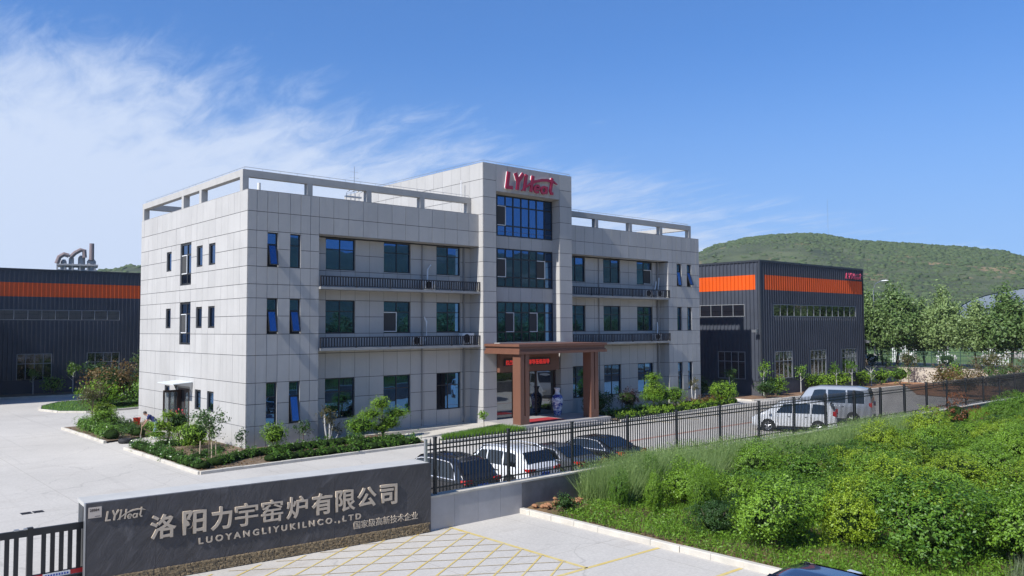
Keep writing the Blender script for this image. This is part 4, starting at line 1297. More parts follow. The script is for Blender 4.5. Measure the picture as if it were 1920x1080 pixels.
    for s in (-1, 1):
        tl_ = MB(); h = tail or (.2, .13)
        w_ = hwid(yb)
        tl_.prism([(.01, 0), (-.30, .015), (-.34, .04), (-.30, h[1]), (-.02, h[1] + .02), (.012, h[1] * .6)], (s * w_ * .99, yb + .02, lampz - .1), (s, 0, 0), (0, 0, 1), (0, -.05, 0))
        tl_.prism([(0, 0), (h[0] + .12, .07), (h[0] + .1, h[1]), (0, h[1] + .02)], (s * (w_ * .97), yb - .028, lampz - .1), (0, 1, 0), (0, 0, 1), (s * .045, 0, 0))
        tl_.build('tail_lamp', M_LAMPRED, t, fix=True)
        hl = MB(); yf = prof[-1][0]
        hl.prism([(0, 0), (-.34, 0), (-.3, .14), (-.02, .16)], (s * hwid(yf) * .97, yf - .12, .66), (s, 0, 0), (0, 0, 1), (0, .13, 0)); hl.build('headlight', M_CHROME, t, fix=True)
        mi = MB(); ym_ = rear[3] - .28 if rear else 1.0
        mi.box((s * (hw + .0), ym_, belt - .02), (s * (hw + .19), ym_ + .1, belt + .13)); mi.build('wing_mirror', paint, t)
    if plate:
        p_ = MB(); p_.box((-.22, yb - .03, .70), (.22, yb - .005, .83)); p_.build('number_plate', M_PLATE, t)
    bp_ = MB(); w_ = hwid(yb) * .93
    bp_.box((-w_, yb - .035, .34), (w_, yb + .03, .58)); bp_.build('bumper', paint if rear and belt < 1.05 else M_IRON, t)
    if roofrail:
        for s in (-1, 1):
            rr = MB(); pts = []
            for i in range(7):
                ya = -1.6 + 2.3 * i / 6; pts.append((s * (hwid(ya) * .955 - tumble * (top(ya) - belt) - .05), ya, top(ya) + (.05 if 0 < i < 6 else -.02)))
            rr.tube(pts, .018, 6); rr.build('roof_rail', M_CHROME, t)
    return t


P_BLACK = mat('black_paint', (0.012, 0.012, 0.014), 0.25, coat=1)
P_WHITE = mat('white_paint', (0.72, 0.73, 0.74), 0.3, coat=1)
P_GREY = mat('grey_paint', (0.10, 0.105, 0.115), 0.3, metal=.3, coat=1)
P_SILV = mat('silver_paint', (0.36, 0.375, 0.40), 0.3, metal=.3, coat=1)
P_NAVY = mat('navy_paint', (0.012, 0.018, 0.045), 0.2, metal=.2, coat=1)
SUV = [(-2.35, .62), (-2.33, 1.0), (-2.18, 1.18), (-1.82, 1.56), (-1.3, 1.66), (-.4, 1.70), (.35, 1.64), (1.05, 1.14), (1.3, 1.04), (2.0, .94), (2.28, .82), (2.35, .6)]
SED = [(-2.4, .6), (-2.38, .92), (-2.25, 1.04), (-1.75, 1.10), (-1.0, 1.40), (-.45, 1.45), (.2, 1.42), (1.05, 1.02), (1.2, .98), (2.0, .86), (2.32, .76), (2.4, .55)]
car('parked_car', 'black car parked behind the fence beside the slate wall, chrome line round its side windows', 'car', (.35, -16.6, GZ), R(3), P_BLACK, 4.75, 1.86, SUV, .98,
    glass=[(-1.65, -.95, .12, .0), (-.88, -.05, 0, 0), (.02, .78, 0, .42)], trim=(-1.85, .95, .42, .5), rear=(-2.17, -1.82, .35, 1.03), group='cars parked along the fence')
car('parked_car', 'white estate car with a black rear window between two dark cars behind the fence', 'car', (3.55, -16.4, GZ), R(3), P_WHITE, 4.8, 1.9, SUV, 1.0,
    glass=[(-1.72, -.98, .2, .0), (-.88, -.05, 0, 0), (.02, .78, 0, .42)], rear=(-2.17, -1.82, .35, 1.03), group='cars parked along the fence', roofrail=True)
car('parked_car', 'dark grey saloon car directly right of the white estate car behind the fence', 'car', (6.25, -16.3, GZ), R(3), P_GREY, 4.8, 1.84, SED, .95,
    glass=[(-1.35, -.5, .28, .0), (-.43, .22, 0, 0), (.29, .9, 0, .42)], trim=(-1.5, 1.0, .5, .5), rear=(-1.75, -1.0, .2, 1.05), group='cars parked along the fence', tail=(.2, .17), lampz=.92)
car('parked_car', 'long black saloon car rightmost of the dark cars, with an arched chrome window line', 'car', (9.5, -15.7, GZ), R(3), P_BLACK, 4.95, 1.88, SED, .97,
    glass=[(-1.35, -.5, .28, .0), (-.43, .22, 0, 0), (.29, .9, 0, .42)], trim=(-1.55, 1.0, .55, .5), rear=(-1.75, -1.0, .2, 1.05), group='cars parked along the fence', tail=(.2, .15), lampz=.93)
MPV = [(-2.4, .65), (-2.38, 1.05), (-2.3, 1.30), (-2.05, 1.78), (-1.2, 1.86), (-.2, 1.87), (.8, 1.78), (1.6, 1.24), (1.85, 1.1), (2.2, .98), (2.36, .8), (2.4, .6)]
car('people_carrier', 'white people carrier with dark side windows parked askew behind the fence', 'van', (28.1, -15.1, GZ), R(24), P_WHITE, 4.85, 1.86, MPV, 1.08,
    glass=[(-1.95, -1.05, .22, .04), (-.93, -.05, 0, 0), (.07, 1.0, 0, .45)], rear=(-2.29, -2.05, .8, 1.58), wb=(-1.4, 1.45), group=None, tumble=.16, lampz=1.1, tail=(.12, .3), plate=False)
BUS = [(-2.75, .7), (-2.73, 1.3), (-2.66, 1.9), (-2.5, 2.4), (-1.8, 2.52), (.6, 2.52), (1.35, 2.38), (2.1, 1.45), (2.5, 1.12), (2.68, .9), (2.75, .6)]
mb_ = car('minibus', 'tall grey minibus with a silver roof standing beyond the white people carrier', 'van', (34.3, -14.2, GZ), R(18), P_SILV, 5.5, 2.0, BUS, 1.32,
    glass=[(-2.3, -1.2, .08, .0), (-1.1, .05, 0, 0), (.18, 1.3, 0, .35)], rear=(-2.66, -2.5, 1.35, 2.08), wb=(-1.55, 1.6), wr=.37, tumble=.12, lampz=1.25, tail=(.1, .3), plate=False)
mb_.scale = (.95, .95, .95)
car('parked_car', 'dark navy car in the foreground bay, only its glossy roof in view', 'car', (-2.35, -33.3, GZ), R(-90), P_NAVY, 4.7, 1.84, SED, .97,
    glass=[(-1.35, -.5, .28, .0), (-.43, .22, 0, 0), (.29, .9, 0, .42)], rear=(-1.75, -1.0, .2, 1.05))

# ------------------------------------------------------------------ person, tyre, bucket
def skinned(name, verts, edges, mat_, parent=None, sub=2):
    """one continuous surface grown round a skeleton: verts = (x, y, z, r)"""
    me = bpy.data.meshes.new(name)
    me.from_pydata([v[:3] for v in verts], edges, [])
    o = link(bpy.data.objects.new(name, me))
    md = o.modifiers.new('skin', 'SKIN'); md.use_smooth_shade = True
    for d_, v in zip(me.skin_vertices[0].data if me.skin_vertices else [], verts): d_.radius = (v[3], v[3])
    return o


def grow(name, verts, edges, mats, zone, parent):
    me = bpy.data.meshes.new(name); me.from_pydata([v[:3] for v in verts], edges, [])
    o = link(bpy.data.objects.new(name, me))
    bmx = bmesh.new(); bmx.from_mesh(me); ly = bmx.verts.layers.skin.verify()
    bmx.verts.ensure_lookup_table()
    for i, v in enumerate(verts): bmx.verts[i][ly].radius = (v[3], v[3]); bmx.verts[i][ly].use_root = (i == 0)
    bmx.to_mesh(me); bmx.free()
    o.modifiers.new('skin', 'SKIN').use_smooth_shade = True
    sb_ = o.modifiers.new('sub', 'SUBSURF'); sb_.levels = sb_.render_levels = 2
    dg = bpy.context.evaluated_depsgraph_get()
    m2 = bpy.data.meshes.new_from_object(o.evaluated_get(dg)); bpy.data.objects.remove(o)
    for m in mats: m2.materials.append(m)
    V = np.array([v[:3] for v in verts])
    for p in m2.polygons:
        p.use_smooth = True
        p.material_index = zone(int(np.argmin(((V - np.array(p.center)) ** 2).sum(1))), p.center)
    o2 = link(bpy.data.objects.new(name, m2)); o2.parent = parent
    return o2


pr_ = thing('person', 'person in a navy shirt and pale jeans bending over a spade in the bed', 'person', (-2.02, 7.75, GZ + .05), R(58))
# local: faces +y, bends forward from the hips
pv = [(0, -.12, .90, .15),                                                       # 0 pelvis
      (0, .06, 1.08, .14), (0, .26, 1.24, .16), (0, .36, 1.32, .13), (0, .45, 1.36, .055),   # 1-4 spine, neck
      (0, .53, 1.40, .085), (0, .58, 1.45, .10), (0, .60, 1.50, .075),                        # 5-7 head
      (-.19, .33, 1.27, .07), (-.25, .42, 1.02, .052), (-.17, .58, .84, .04), (-.14, .63, .78, .034),   # 8-11 left arm
      (.19, .33, 1.27, .07), (.24, .45, 1.04, .052), (.13, .62, 1.0, .04), (.09, .66, .96, .034),       # 12-15 right arm
      (-.10, -.10, .82, .105), (-.13, .02, .47, .075), (-.14, -.10, .12, .05), (-.14, -.10, .05, .05), (-.15, .10, .035, .04),   # 16-20 left leg
      (.10, -.10, .82, .105), (.15, .08, .48, .075), (.16, .0, .12, .05), (.16, .0, .05, .05), (.17, .20, .035, .04)]            # 21-25 right leg
pe_ = [(0, 1), (1, 2), (2, 3), (3, 4), (4, 5), (5, 6), (6, 7), (3, 8), (8, 9), (9, 10), (10, 11), (3, 12), (12, 13), (13, 14), (14, 15),
       (0, 16), (16, 17), (17, 18), (18, 19), (19, 20), (0, 21), (21, 22), (22, 23), (23, 24), (24, 25)]
for w_, s in ((11, -1), (15, 1)):
    x, y, z, _ = pv[w_]
    b0 = len(pv); pv.append((x + s * .0, y + .05, z - .05, .03)); pe_.append((w_, b0))
    for k in range(4):
        i0 = len(pv); dx = (k - 1.5) * .018
        pv += [(x + dx, y + .085, z - .075, .0095), (x + dx, y + .10, z - .105 + .004 * k, .008), (x + dx * .9, y + .075, z - .125 + .004 * k, .007)]
        pe_ += [(b0, i0), (i0, i0 + 1), (i0 + 1, i0 + 2)]
    i0 = len(pv); pv += [(x - s * .035, y + .035, z - .04, .011), (x - s * .03, y + .075, z - .075, .009)]; pe_ += [(w_, i0), (i0, i0 + 1)]
M_SKIN = mat('skin', (0.40, 0.23, 0.16), .55); M_NAVY = mat('navy_cotton', (0.015, 0.022, 0.10), .85, var=(14, .3)); M_JEAN = mat('pale_denim', (0.26, 0.36, 0.48), .9, var=(12, .2)); M_SHOE = mat('white_shoe', (0.6, 0.6, 0.58), .6)
def zone(i, c):
    if i in (19, 20, 24, 25): return 3
    if i in (0, 16, 17, 18, 21, 22, 23): return 2
    if i in (1, 2, 3, 8, 12): return 1
    return 0
grow('body', pv, pe_, [M_SKIN, M_NAVY, M_JEAN, M_SHOE], zone, pr_)
hr = MB(); core(hr, (0, .565, 1.495), (.105, .12, .095), 14); hr.build('hair', mat('dark_hair', (0.03, 0.017, 0.012), .6), pr_, smooth=60)
fa = MB(); fa.box((-.045, .63, 1.40), (-.02, .655, 1.415)); fa.box((.02, .63, 1.40), (.045, .655, 1.415)); fa.build('eyes', M_DKROOM, pr_)
sp_ = thing('spade', 'long-handled spade held by the bending person in the bed', 'spade', (-2.02, 7.75, GZ + .05), R(58))
s1 = MB(); s1.tube([(.06, .72, 1.08), (-.05, .72, .62), (-.10, .75, .25)], .017, 8); s1.build('handle', mat('ash_wood', (0.45, 0.33, 0.2), .7), sp_)
s2 = MB(); s2.prism([(-.1, .26), (.1, .26), (.1, .08), (.03, -.01), (-.03, -.01), (-.1, .08)], (-.10, .75, .02), (1, 0, 0), (0, .08, 1), (0, .012, 0)); s2.build('blade', M_STEEL, sp_)
ty = MB(); ty.lathe([(.19, .03), (.30, 0), (.36, .05), (.375, .1), (.375, .16), (.36, .21), (.30, .26), (.19, .23), (.2, .13)], n=32)
tyo = ty.build('old_tyre', M_TYRE, smooth=35, fix=True); tyo.location = (-3.75, 7.35, GZ); tag(tyo, 'black car tyre lying flat on the concrete by the broken end of the kerb', 'tyre')
bk_ = thing('bucket', 'bright red plastic bucket among the shrubs at the corner of the white side wall', 'bucket', (-.75, 15.2, GZ + .12))
b1 = MB(); b1.lathe([(.17, 0), (.23, .42), (.245, .42), (.245, .46), (.22, .46), (.16, .03)], n=22); b1.build('pail', mat('red_plastic', (0.5, 0.03, 0.012), .4), bk_, smooth=40, fix=True)
b2 = MB(); b2.tube([(-.24, 0, .42), (-.19, 0, .54), (0, 0, .62), (.19, 0, .54), (.24, 0, .42)], .008, 5); b2.build('wire_handle', M_STEEL, bk_)

# ------------------------------------------------------------------ factories
def factory(name, label, x0, x1, y0, y1, Hh, front, west, band, wins_z=(1.4, 3.92), strip_z=(7.15, 8.28), pl=1.25, sign=None):
    """front faces -y, west faces -x; front/west: dicts of u ranges"""
    t = thing(name, label, 'factory', (x0, y0, GZ))
    b = MB(); b.box((x0 + .05, y0 + .05, pl), (x1 - .05, y1, Hh - .05), skip='d'); b.build('wall', M_RIB, t, world=True)
    p = MB(); p.box((x0 - .03, y0 - .03, GZ - .2), (x1 + .03, y1 + .03, pl)); p.build('plinth', M_RIBG, t, world=True)
    f = MB()
    f.box((x0 - .06, y0 - .06, Hh - .1), (x1 + .06, y0 + .06, Hh + .08)); f.box((x0 - .06, y0 + .061, Hh - .1), (x0 + .06, y1, Hh + .078))
    f.box((x0 + .061, y0 + .061, Hh - .06), (x1, y1, Hh + .02)); f.box((x0 - .055, y0 - .055, pl), (x0 + .09, y0 + .09, Hh - .1)); f.box((x1 - .09, y0 - .055, pl), (x1 + .05, y0 + .05, Hh - .1))
    f.box((x0 - .05, y0 - .05, pl), (x1 + .05, y0 + .04, pl + .07)); f.box((x0 - .05, y0 + .041, pl), (x0 + .04, y1, pl + .07))
    f.build('edge_flashing', mat('flashing', (0.03, 0.034, 0.042), .45), t, world=True)
    rib, orb = MB(), MB()
    def face(o, u, L, spec):
        o, u = Vector(o), Vector(u); n = u.cross(UP)
        holes = [(a - .06, wins_z[0] - .06, c + .06, wins_z[1] + .06) for a, c in spec['win']] + ([(spec['strip'][0] - .06, strip_z[0] - .06, spec['strip'][1] + .06, strip_z[1] + .06)] if spec.get('strip') else [])
        bd = (spec['band'][0], band[0], spec['band'][1], band[1])
        x = .16
        while x < L - .1:
            cuts = [(h[1], h[3]) for h in holes if h[0] < x < h[2]]
            segs = [(pl + .07, Hh - .1)]
            for c in cuts: segs = [s for a, b_ in segs for s in ((a, min(b_, c[0])), (max(a, c[1]), b_)) if s[1] - s[0] > .05]
            for a, b_ in segs:
                for (q0, q1, m) in ((a, min(b_, band[0]), rib), (max(a, band[0]), min(b_, band[1]), orb if bd[0] < x < bd[2] else rib), (max(a, band[1]), b_, rib)):
                    if q1 - q0 < .03: continue
                    pr = [(-.06, -.052), (.06, -.052), (.03, .045), (-.03, .045)]
                    m.prism(pr, o + u * x + UP * q0 + n * .0, u, n, UP * (q1 - q0))
            x += .40
        orb.obox(o + u * bd[0] + UP * bd[1] - n * .06, u * (bd[2] - bd[0]), UP * (bd[3] - bd[1]), n * .025)
        for a, c in spec['win']:
            k = max(2, round((c - a) / .8))
            window(t, o, u, (a, wins_z[0], c, wins_z[1]), -.01, [i / k for i in range(1, k)], [.64], glass=M_GLASSF, fw=.06, frame=M_STRIPF)
        if spec.get('strip'):
            a, c = spec['strip']; k = max(3, round((c - a) / 1.22))
            window(t, o, u, (a, strip_z[0], c, strip_z[1]), -.01, [i / k for i in range(1, k)], [], glass=M_GLASSF, fw=.05, frame=M_STRIPF, name='window_strip')
    face((x0, y0, 0), (1, 0, 0), x1 - x0, front)
    face((x0, y1, 0), (0, -1, 0), y1 - y0, west)
    rib.build('rib_sheet', M_RIB, t, world=True); orb.build('orange_band', M_ORANGE, t, world=True)
    return t


M_STRIPF = mat('grey_window_frame', (0.24, 0.25, 0.26), .45)
fe = factory('factory_hall', 'charcoal factory hall with an orange band beyond the right end of the office building', 48.0, 67.8, -.46, 34, 12.2,
             dict(win=[(2.3, 5.3), (8.6, 11.65), (14.85, 17.95)], strip=(2.17, 18.05), band=(.85, 19.7)),
             dict(win=[(34 - 4.15, 34 - 1.2), (34 - 10, 34 - 7), (34 - 16, 34 - 13)], strip=(34 - 22, 34 - 1.18), band=(2, 34.46 - .5)), (9.58, 10.93))
fw_ = factory('factory_hall', 'charcoal factory hall with an orange band standing far left behind the yard', -34, 25, 51, 92, 12.2,
              dict(win=[(24.0, 27.0), (32.9, 36.0), (39.2, 42.35), (45.5, 48.6)], strip=(18, 42.3), band=(.5, 58.5)),
              dict(win=[(10, 13), (20, 23), (30, 33)], strip=(5, 36), band=(2, 40)), (9.52, 10.9), wins_z=(1.17, 3.88), strip_z=(7.2, 8.22))
sg2 = thing('wall_sign', 'small red word mark in the upper right corner of the right factory hall', 'sign', (63.9, -.5, 11.1))
l2 = MB(); logo(l2, (63.9, -.53, 11.13), (.86, 0, 0), (0, 0, .58), (0, -.08, 0)); l2.build('lettering', mat('sign_crimson', (0.5, .05, .11), .4), sg2, world=True, fix=True)
def flood(loc, lab, d=(-1, 0, 0)):
    t = thing('floodlight', lab, 'floodlight', loc); b = MB(); d = Vector(d)
    b.tube([loc, Vector(loc) + d * .5 + Vector((0, 0, -.1))], .03, 6); b.build('arm', M_STEEL, t, world=True)
    c = MB(); q = Vector(loc) + d * .5 + Vector((0, 0, -.1)); c.box(q + Vector((-.16, -.22, -.2)), q + Vector((.1, .22, .03))); c.build('lamp_head', M_STEEL, t, world=True)
flood((47.95, -.2, 6.0), 'grey floodlight on a bracket at the near corner of the right factory hall')
flood((67.8, -.55, 4.75), 'white floodlight at the far right corner of the right factory hall', (.9, -.2, 0))
an = thing('annex_block', 'plain grey annex joined to the left factory hall outside the frame', 'building', (-26, 38, GZ))
a1 = MB(); a1.box((-30, 40, GZ), (-4.6, 50.9, 8.6)); a1.build('wall', M_WALLTILE, an, world=True)
a2 = MB(); a2.box((-30.2, 39.8, 8.6), (-4.55, 50.92, 8.9)); a2.build('roof', M_ROOF, an, world=True)
for i in range(5):
    window(an, (0, 40, 0), (1, 0, 0), (-28 + 4.6 * i, 1.2, -25.6 + 4.6 * i, 3.0), -.03, [.5], [.66]); window(an, (0, 40, 0), (1, 0, 0), (-28 + 4.6 * i, 5.0, -25.6 + 4.6 * i, 6.8), -.03, [.5], [.66])

# ------------------------------------------------------------------ street beyond the right factory
b = MB(); b.box((77, -46, GZ - .2), (77.35, 30, 1.48)); b.box((76.95, -46, 1.48), (77.4, 30, 1.56))
tag(b.build('retaining_wall', mat('old_concrete', (0.44, 0.39, 0.32), .9, var=(.3, .22), bump=(3, .4, .04))), 'sunlit concrete retaining wall holding up the street beyond the right factory hall', 'wall')
M_ROAD = mat('street_asphalt', (0.09, 0.09, 0.09), .9, var=(.5, .15))
sheet('street', [(77.4, -60), (94, -60), (94, 60), (77.4, 60)], 1.4, M_ROAD)
sheet('street_bank', [(94, -90), (330, -160), (330, 160), (94, 90)], 1.25, mat('crop_field', (0.09, 0.15, 0.035), .95, var=(.06, .5)))
sheet('threshing_ground', [(120, -60), (160, -80), (160, 14), (120, 8)], 1.35, mat('pale_earth', (0.42, 0.36, 0.30), .95, var=(.1, .15)))
gfn = thing('green_fence', 'dark green open metal fence along the top of the retaining wall', 'fence', (77.2, 0, 1.56))
for i in range(26):
    y = -45.5 + 3 * i
    m_ = MB(); m_.box((77.17, y - .04, 1.56), (77.25, y + .04, 3.5)); m_.build('post', mat('green_enamel', (0.03, 0.07, 0.045), .5) if i == 0 else bpy.data.materials['green_enamel'], gfn, world=True)
    if i == 25: break
    m_ = MB()
    for z in (1.7, 2.9, 3.3): m_.box((77.19, y + .04, z), (77.23, y + 2.96, z + .05))
    for k in range(1, 19): yy = y + 3 * k / 19; m_.box((77.2, yy - .012, 1.75), (77.22, yy + .012, 3.42))
    m_.build('fence_panel', bpy.data.materials['green_enamel'], gfn, world=True)
wfn = thing('white_fence', 'white palisade fence on the far side of the street behind the trees', 'fence', (95, 0, 1.3))
for y0, y1 in ((-26, -14), (-11, -7.5), (-5.5, -2.2), (1.5, 3.0), (5.5, 9)):
    m_ = MB(); n = int((y1 - y0) / .28)
    for z in (1.7, 3.2): m_.box((94.97, y0, z), (95.03, y1, z + .08))
    for k in range(n): yy = y0 + .28 * k; m_.box((94.9, yy, 1.3), (94.95, yy + .13, 3.6))
    m_.build('fence_panel', M_WHITE, wfn, world=True)
lp = thing('street_lamp', 'tall grey street lamp with one curved arm among the street trees', 'street lamp', (80.2, 4.2, 1.4))
q = MB(); q.tube([(80.2, 4.2, 1.4), (80.2, 4.2, 10.6), (80.2, 3.9, 11.3), (80.2, 3.2, 11.6)], [.11, .07, .055, .05], 8); q.build('pole', M_STEEL, lp, world=True)
q = MB(); core(q, (80.2, 2.8, 11.62), (.2, .5, .1), 10); q.build('lamp_head', M_WHITE, lp, world=True, smooth=60)
shd = thing('blue_roof_shed', 'large grey shed with a curved blue roof showing over the trees far right', 'shed', (185, 10, 1.2))
q = MB()
arc = [(20 * math.cos(math.pi * i / 16), 5.4 * math.sin(math.pi * i / 16)) for i in range(17)]
q.prism([(20, -8), *arc[0:], (-20, -8)], (172, 9, 8.7), (0, 1, 0), (0, 0, 1), (40, 0, 0)); q.build('wall', mat('shed_grey', (0.16, 0.19, 0.24), .6), shd, world=True, fix=True)
q = MB()
for i in range(16):
    a, c = arc[i], arc[i + 1]
    q.face([(171.8, 9 + a[0] * 1.01, 8.75 + a[1] * 1.01), (171.8, 9 + c[0] * 1.01, 8.75 + c[1] * 1.01), (212, 9 + c[0] * 1.01, 8.75 + c[1] * 1.01), (212, 9 + a[0] * 1.01, 8.75 + a[1] * 1.01)])
q.build('roof', mat('blue_sheet', (0.03, 0.16, 0.5), .5), shd, world=True)

# ------------------------------------------------------------------ far left: cement plant, roofs
u_ = Vector((0.264, 1.097, 0)).normalized(); s_ = Vector((u_.y, -u_.x, 0)); O_ = Vector((CAM[0], CAM[1], 0)) + u_ * 420
cp = thing('cement_plant', 'distant grey cement works with fat ducts and a short chimney above the left factory roof', 'factory', (O_.x, O_.y, 0))
M_CEM = mat('cement_grey', (0.32, 0.31, 0.31), .8, var=(.3, .2)); M_RUST = mat('rusty_duct', (0.22, 0.165, 0.16), .8)
q = MB()
q.obox(O_ - s_ * 8 + UP * 0, s_ * 16, u_ * 12, UP * 33.5)
for k in range(6): q.obox(O_ + s_ * (-8.3 + 3.0 * k) - u_ * .6, s_ * .6, u_ * .6, UP * 36.3)
q.obox(O_ - s_ * 8.3 - u_ * .9 + UP * 35.2, s_ * 16.6, u_ * 14, UP * .7)
q.build('tower', M_CEM, cp, world=True)
q = MB()
for a, r, z0, z1 in ((-5.6, 1.3, 33, 38), (-2.5, 1.1, 33, 39.5), (1.6, 1.5, 33, 40), (5.6, 1.9, 33, 38.5)): q.lathe([(r, z0), (r, z1 - 1), (r * .6, z1)], O_ + s_ * a + u_ * 2, 14)
q.build('vessel', M_CEM, cp, world=True)
q = MB()
P_ = lambda a, z: O_ + s_ * a + UP * z
q.tube([P_(-8.2, 36), P_(-7.2, 39), P_(-5.4, 40.2), P_(-3.5, 39.6)], 1.0, 8); q.tube([P_(-3, 38.8), P_(-1.0, 41), P_(1.2, 42.4), P_(2.6, 42.2), P_(2.8, 39)], .95, 8)
q.build('duct', M_RUST, cp, world=True)
q = MB(); q.tube([P_(5.6, 38), P_(5.6, 45.5)], [1.1, 1.0], 12); q.build('chimney', M_RUST, cp, world=True)
hs_ = thing('farm_house', 'small far house with a red roof and white gable above the left factory roof', 'house', (70, 275, 0))
q = MB(); q.box((68, 275, 0), (82, 285, 21.5)); q.build('wall', M_WHITE, hs_, world=True)
q = MB(); q.prism([(-.5, 0), (7.5, 2.6), (15.5, 0)], (67.3, 274.5, 21.5), (1, 0, 0), (0, 0, 1), (0, 11, 0)); q.build('roof', mat('red_tile', (0.35, 0.12, 0.08), .8), hs_, world=True, fix=True)

# ------------------------------------------------------------------ hills
RID = [(0, 3.2), (10, 3.4), (16.8, 3.95), (17.9, 4.32), (20.1, 4.66), (23, 5.03), (26.1, 5.37), (27.7, 5.75), (29, 5.91), (31, 5.88), (32.75, 5.73), (34.8, 5.3), (35.8, 4.82), (38, 4.2), (43, 3.4), (50, 3.4), (60, 3.6),
       (71, 3.95), (73, 3.98), (74, 3.85), (75.3, 3.5), (77, 2.9), (80, 2.2), (100, 1.6), (140, 2), (200, 4.5), (235, 5.5), (270, 6.2), (300, 5.8), (320, 5.2), (340, 4), (360, 3.2)]
ra = np.array([r[0] for r in RID], float); re_ = np.array([r[1] for r in RID], float)
_pn = rng.normal(0, 1, (40, 4))
def hnoise(x, y):
    s = np.zeros_like(x)
    for k in range(40):
        f = 0.004 * 1.13 ** k
        s += np.sin(x * f * _pn[k, 0] + y * f * _pn[k, 1] + _pn[k, 2] * 9) / (1.13 ** k)
    return s
def hill_z(x, y):
    dx, dy = x - CAM[0], y - CAM[1]; r = np.hypot(dx, dy); az = np.degrees(np.arctan2(dy, dx)) % 360
    e = np.interp(az, ra, re_)
    t = np.clip((r - 230) / 520, 0, 1); t = t * t * (3 - 2 * t)
    back = np.clip((r - 760) / 300, 0, 1)
    h = (6.2 + 750 * np.tan(np.radians(e))) * t * (1 - .6 * back)
    return h + hnoise(x, y) * 1.1 * t * np.clip(abs(r - 750) / 150, 0, 1) - .5
na, nr_ = 480, 70
A = np.linspace(0, 2 * np.pi, na, endpoint=False); Rr = np.concatenate([np.linspace(225, 760, 48), np.linspace(785, 1090, nr_ - 48)])
aa, rr_ = np.meshgrid(A, Rr, indexing='ij')
X = CAM[0] + rr_ * np.cos(aa); Y = CAM[1] + rr_ * np.sin(aa); Zh = hill_z(X, Y); Zh[:, 0] -= 1.5
V = np.stack([X, Y, Zh], -1).reshape(-1, 3)
i, j = np.meshgrid(np.arange(na), np.arange(nr_ - 1), indexing='ij'); i2 = (i + 1) % na
F = np.stack([i * nr_ + j, i * nr_ + j + 1, i2 * nr_ + j + 1, i2 * nr_ + j], -1).reshape(-1, 4)[:, ::-1]
M_HILL = mat('hill_ground', (0.046, 0.072, 0.028), .95, var=(.03, .5), col2=(0.10, 0.12, 0.052), bump=(.25, 1, 1.5))
t = M_HILL.node_tree; bsd = t.nodes['Principled BSDF']; old = bsd.inputs['Base Color'].links[0].from_socket
co_ = N(t, 'ShaderNodeTexCoord').outputs['Object']
mpn = N(t, 'ShaderNodeMapping'); mpn.inputs['Scale'].default_value = (1, 1, 2.5); t.links.new(co_, mpn.inputs[0])
n3 = N(t, 'ShaderNodeTexNoise', i_Scale=.022, i_Detail=5.0, i_Roughness=.6); t.links.new(mpn.outputs[0], n3.inputs[0])
m3 = N(t, 'ShaderNodeMapRange'); m3.inputs[1].default_value, m3.inputs[2].default_value = .58, .66; m3.inputs[4].default_value = .8
t.links.new(n3.outputs[0], m3.inputs[0])
x3 = N(t, 'ShaderNodeMix', data_type='RGBA'); x3.inputs[7].default_value = (0.30, 0.20, 0.11, 1)
t.links.new(m3.outputs[0], x3.inputs[0]); t.links.new(old, x3.inputs[6]); t.links.new(x3.outputs[2], bsd.inputs['Base Color'])
hl_ = mesh_np('hills', V, F, M_HILL, smooth=True); tag(hl_, kind='structure')
# scrub on the slopes in view: low lumpy clumps nobody could count
def scrub(n, az0, az1, r0, r1, s0, s1):
    az = np.radians(rng.uniform(az0, az1, n)); r = rng.uniform(r0 ** 2, r1 ** 2, n) ** .5
    x = CAM[0] + r * np.cos(az); y = CAM[1] + r * np.sin(az); z = hill_z(x, y)
    keep = hnoise(x * 2.3 + 50, y * 2.3) + rng.normal(0, 1.6, n) > -.1
    x, y, z = x[keep], y[keep], z[keep]; n = len(x)
    s = rng.uniform(s0, s1, n) * rng.choice([1, 1, 1, 1, 1, 2.0], n)
    base = np.array([[1, 0, .1], [0, 1, .1], [-1, 0, .1], [0, -1, .1], [.55, .55, .75], [-.55, .55, .75], [-.55, -.55, .75], [.55, -.55, .75], [0, 0, 1.05]])
    tri = np.array([[0, 1, 4], [1, 2, 5], [2, 3, 6], [3, 0, 7], [0, 4, 7], [1, 5, 4], [2, 6, 5], [3, 7, 6], [4, 5, 8], [5, 6, 8], [6, 7, 8], [7, 4, 8]])
    Vs = base[None] * s[:, None, None] * rng.uniform(.6, 1.3, (n, 9, 1)) * np.array([1.15, 1.15, .7])
    Vs = Vs + np.stack([x, y, z - .3], -1)[:, None]
    Fs = (tri[None] + 9 * np.arange(n)[:, None, None]).reshape(-1, 3)
    return Vs.reshape(-1, 3), Fs, np.repeat(rng.random(n) * .8, 9)
V1, F1, T1 = scrub(60000, 13, 39, 255, 765, .4, 1.15); V2, F2, T2 = scrub(2500, 68, 80, 400, 770, 1.0, 2)
tag(mesh_np('hill_scrub', np.vstack([V1, V2]), np.vstack([F1, F2 + len(V1)]), L_HILL, tint=np.concatenate([T1, T2])), kind='stuff')
ma = thing('radio_mast', 'thin lattice mast on the hilltop right of the office building', 'mast', (0, 0, 0))
du = Vector((0.94518, 0.49489, 0)).normalized(); pb = Vector((CAM[0], CAM[1], 0)) + du * 752
zb_ = float(hill_z(np.array([pb.x]), np.array([pb.y]))[0]); ma.location = (pb.x, pb.y, zb_)
q = MB()
for k in range(3): a = 2.1 * k; q.tube([(math.cos(a) * .5, math.sin(a) * .5, -1), (math.cos(a) * .12, math.sin(a) * .12, 34)], .03, 4)
for k in range(16): z = 2 * k; q.tube([(.45, 0, z), (-.3, .35, z + 1), (-.3, -.35, z + 2)], .022, 4)
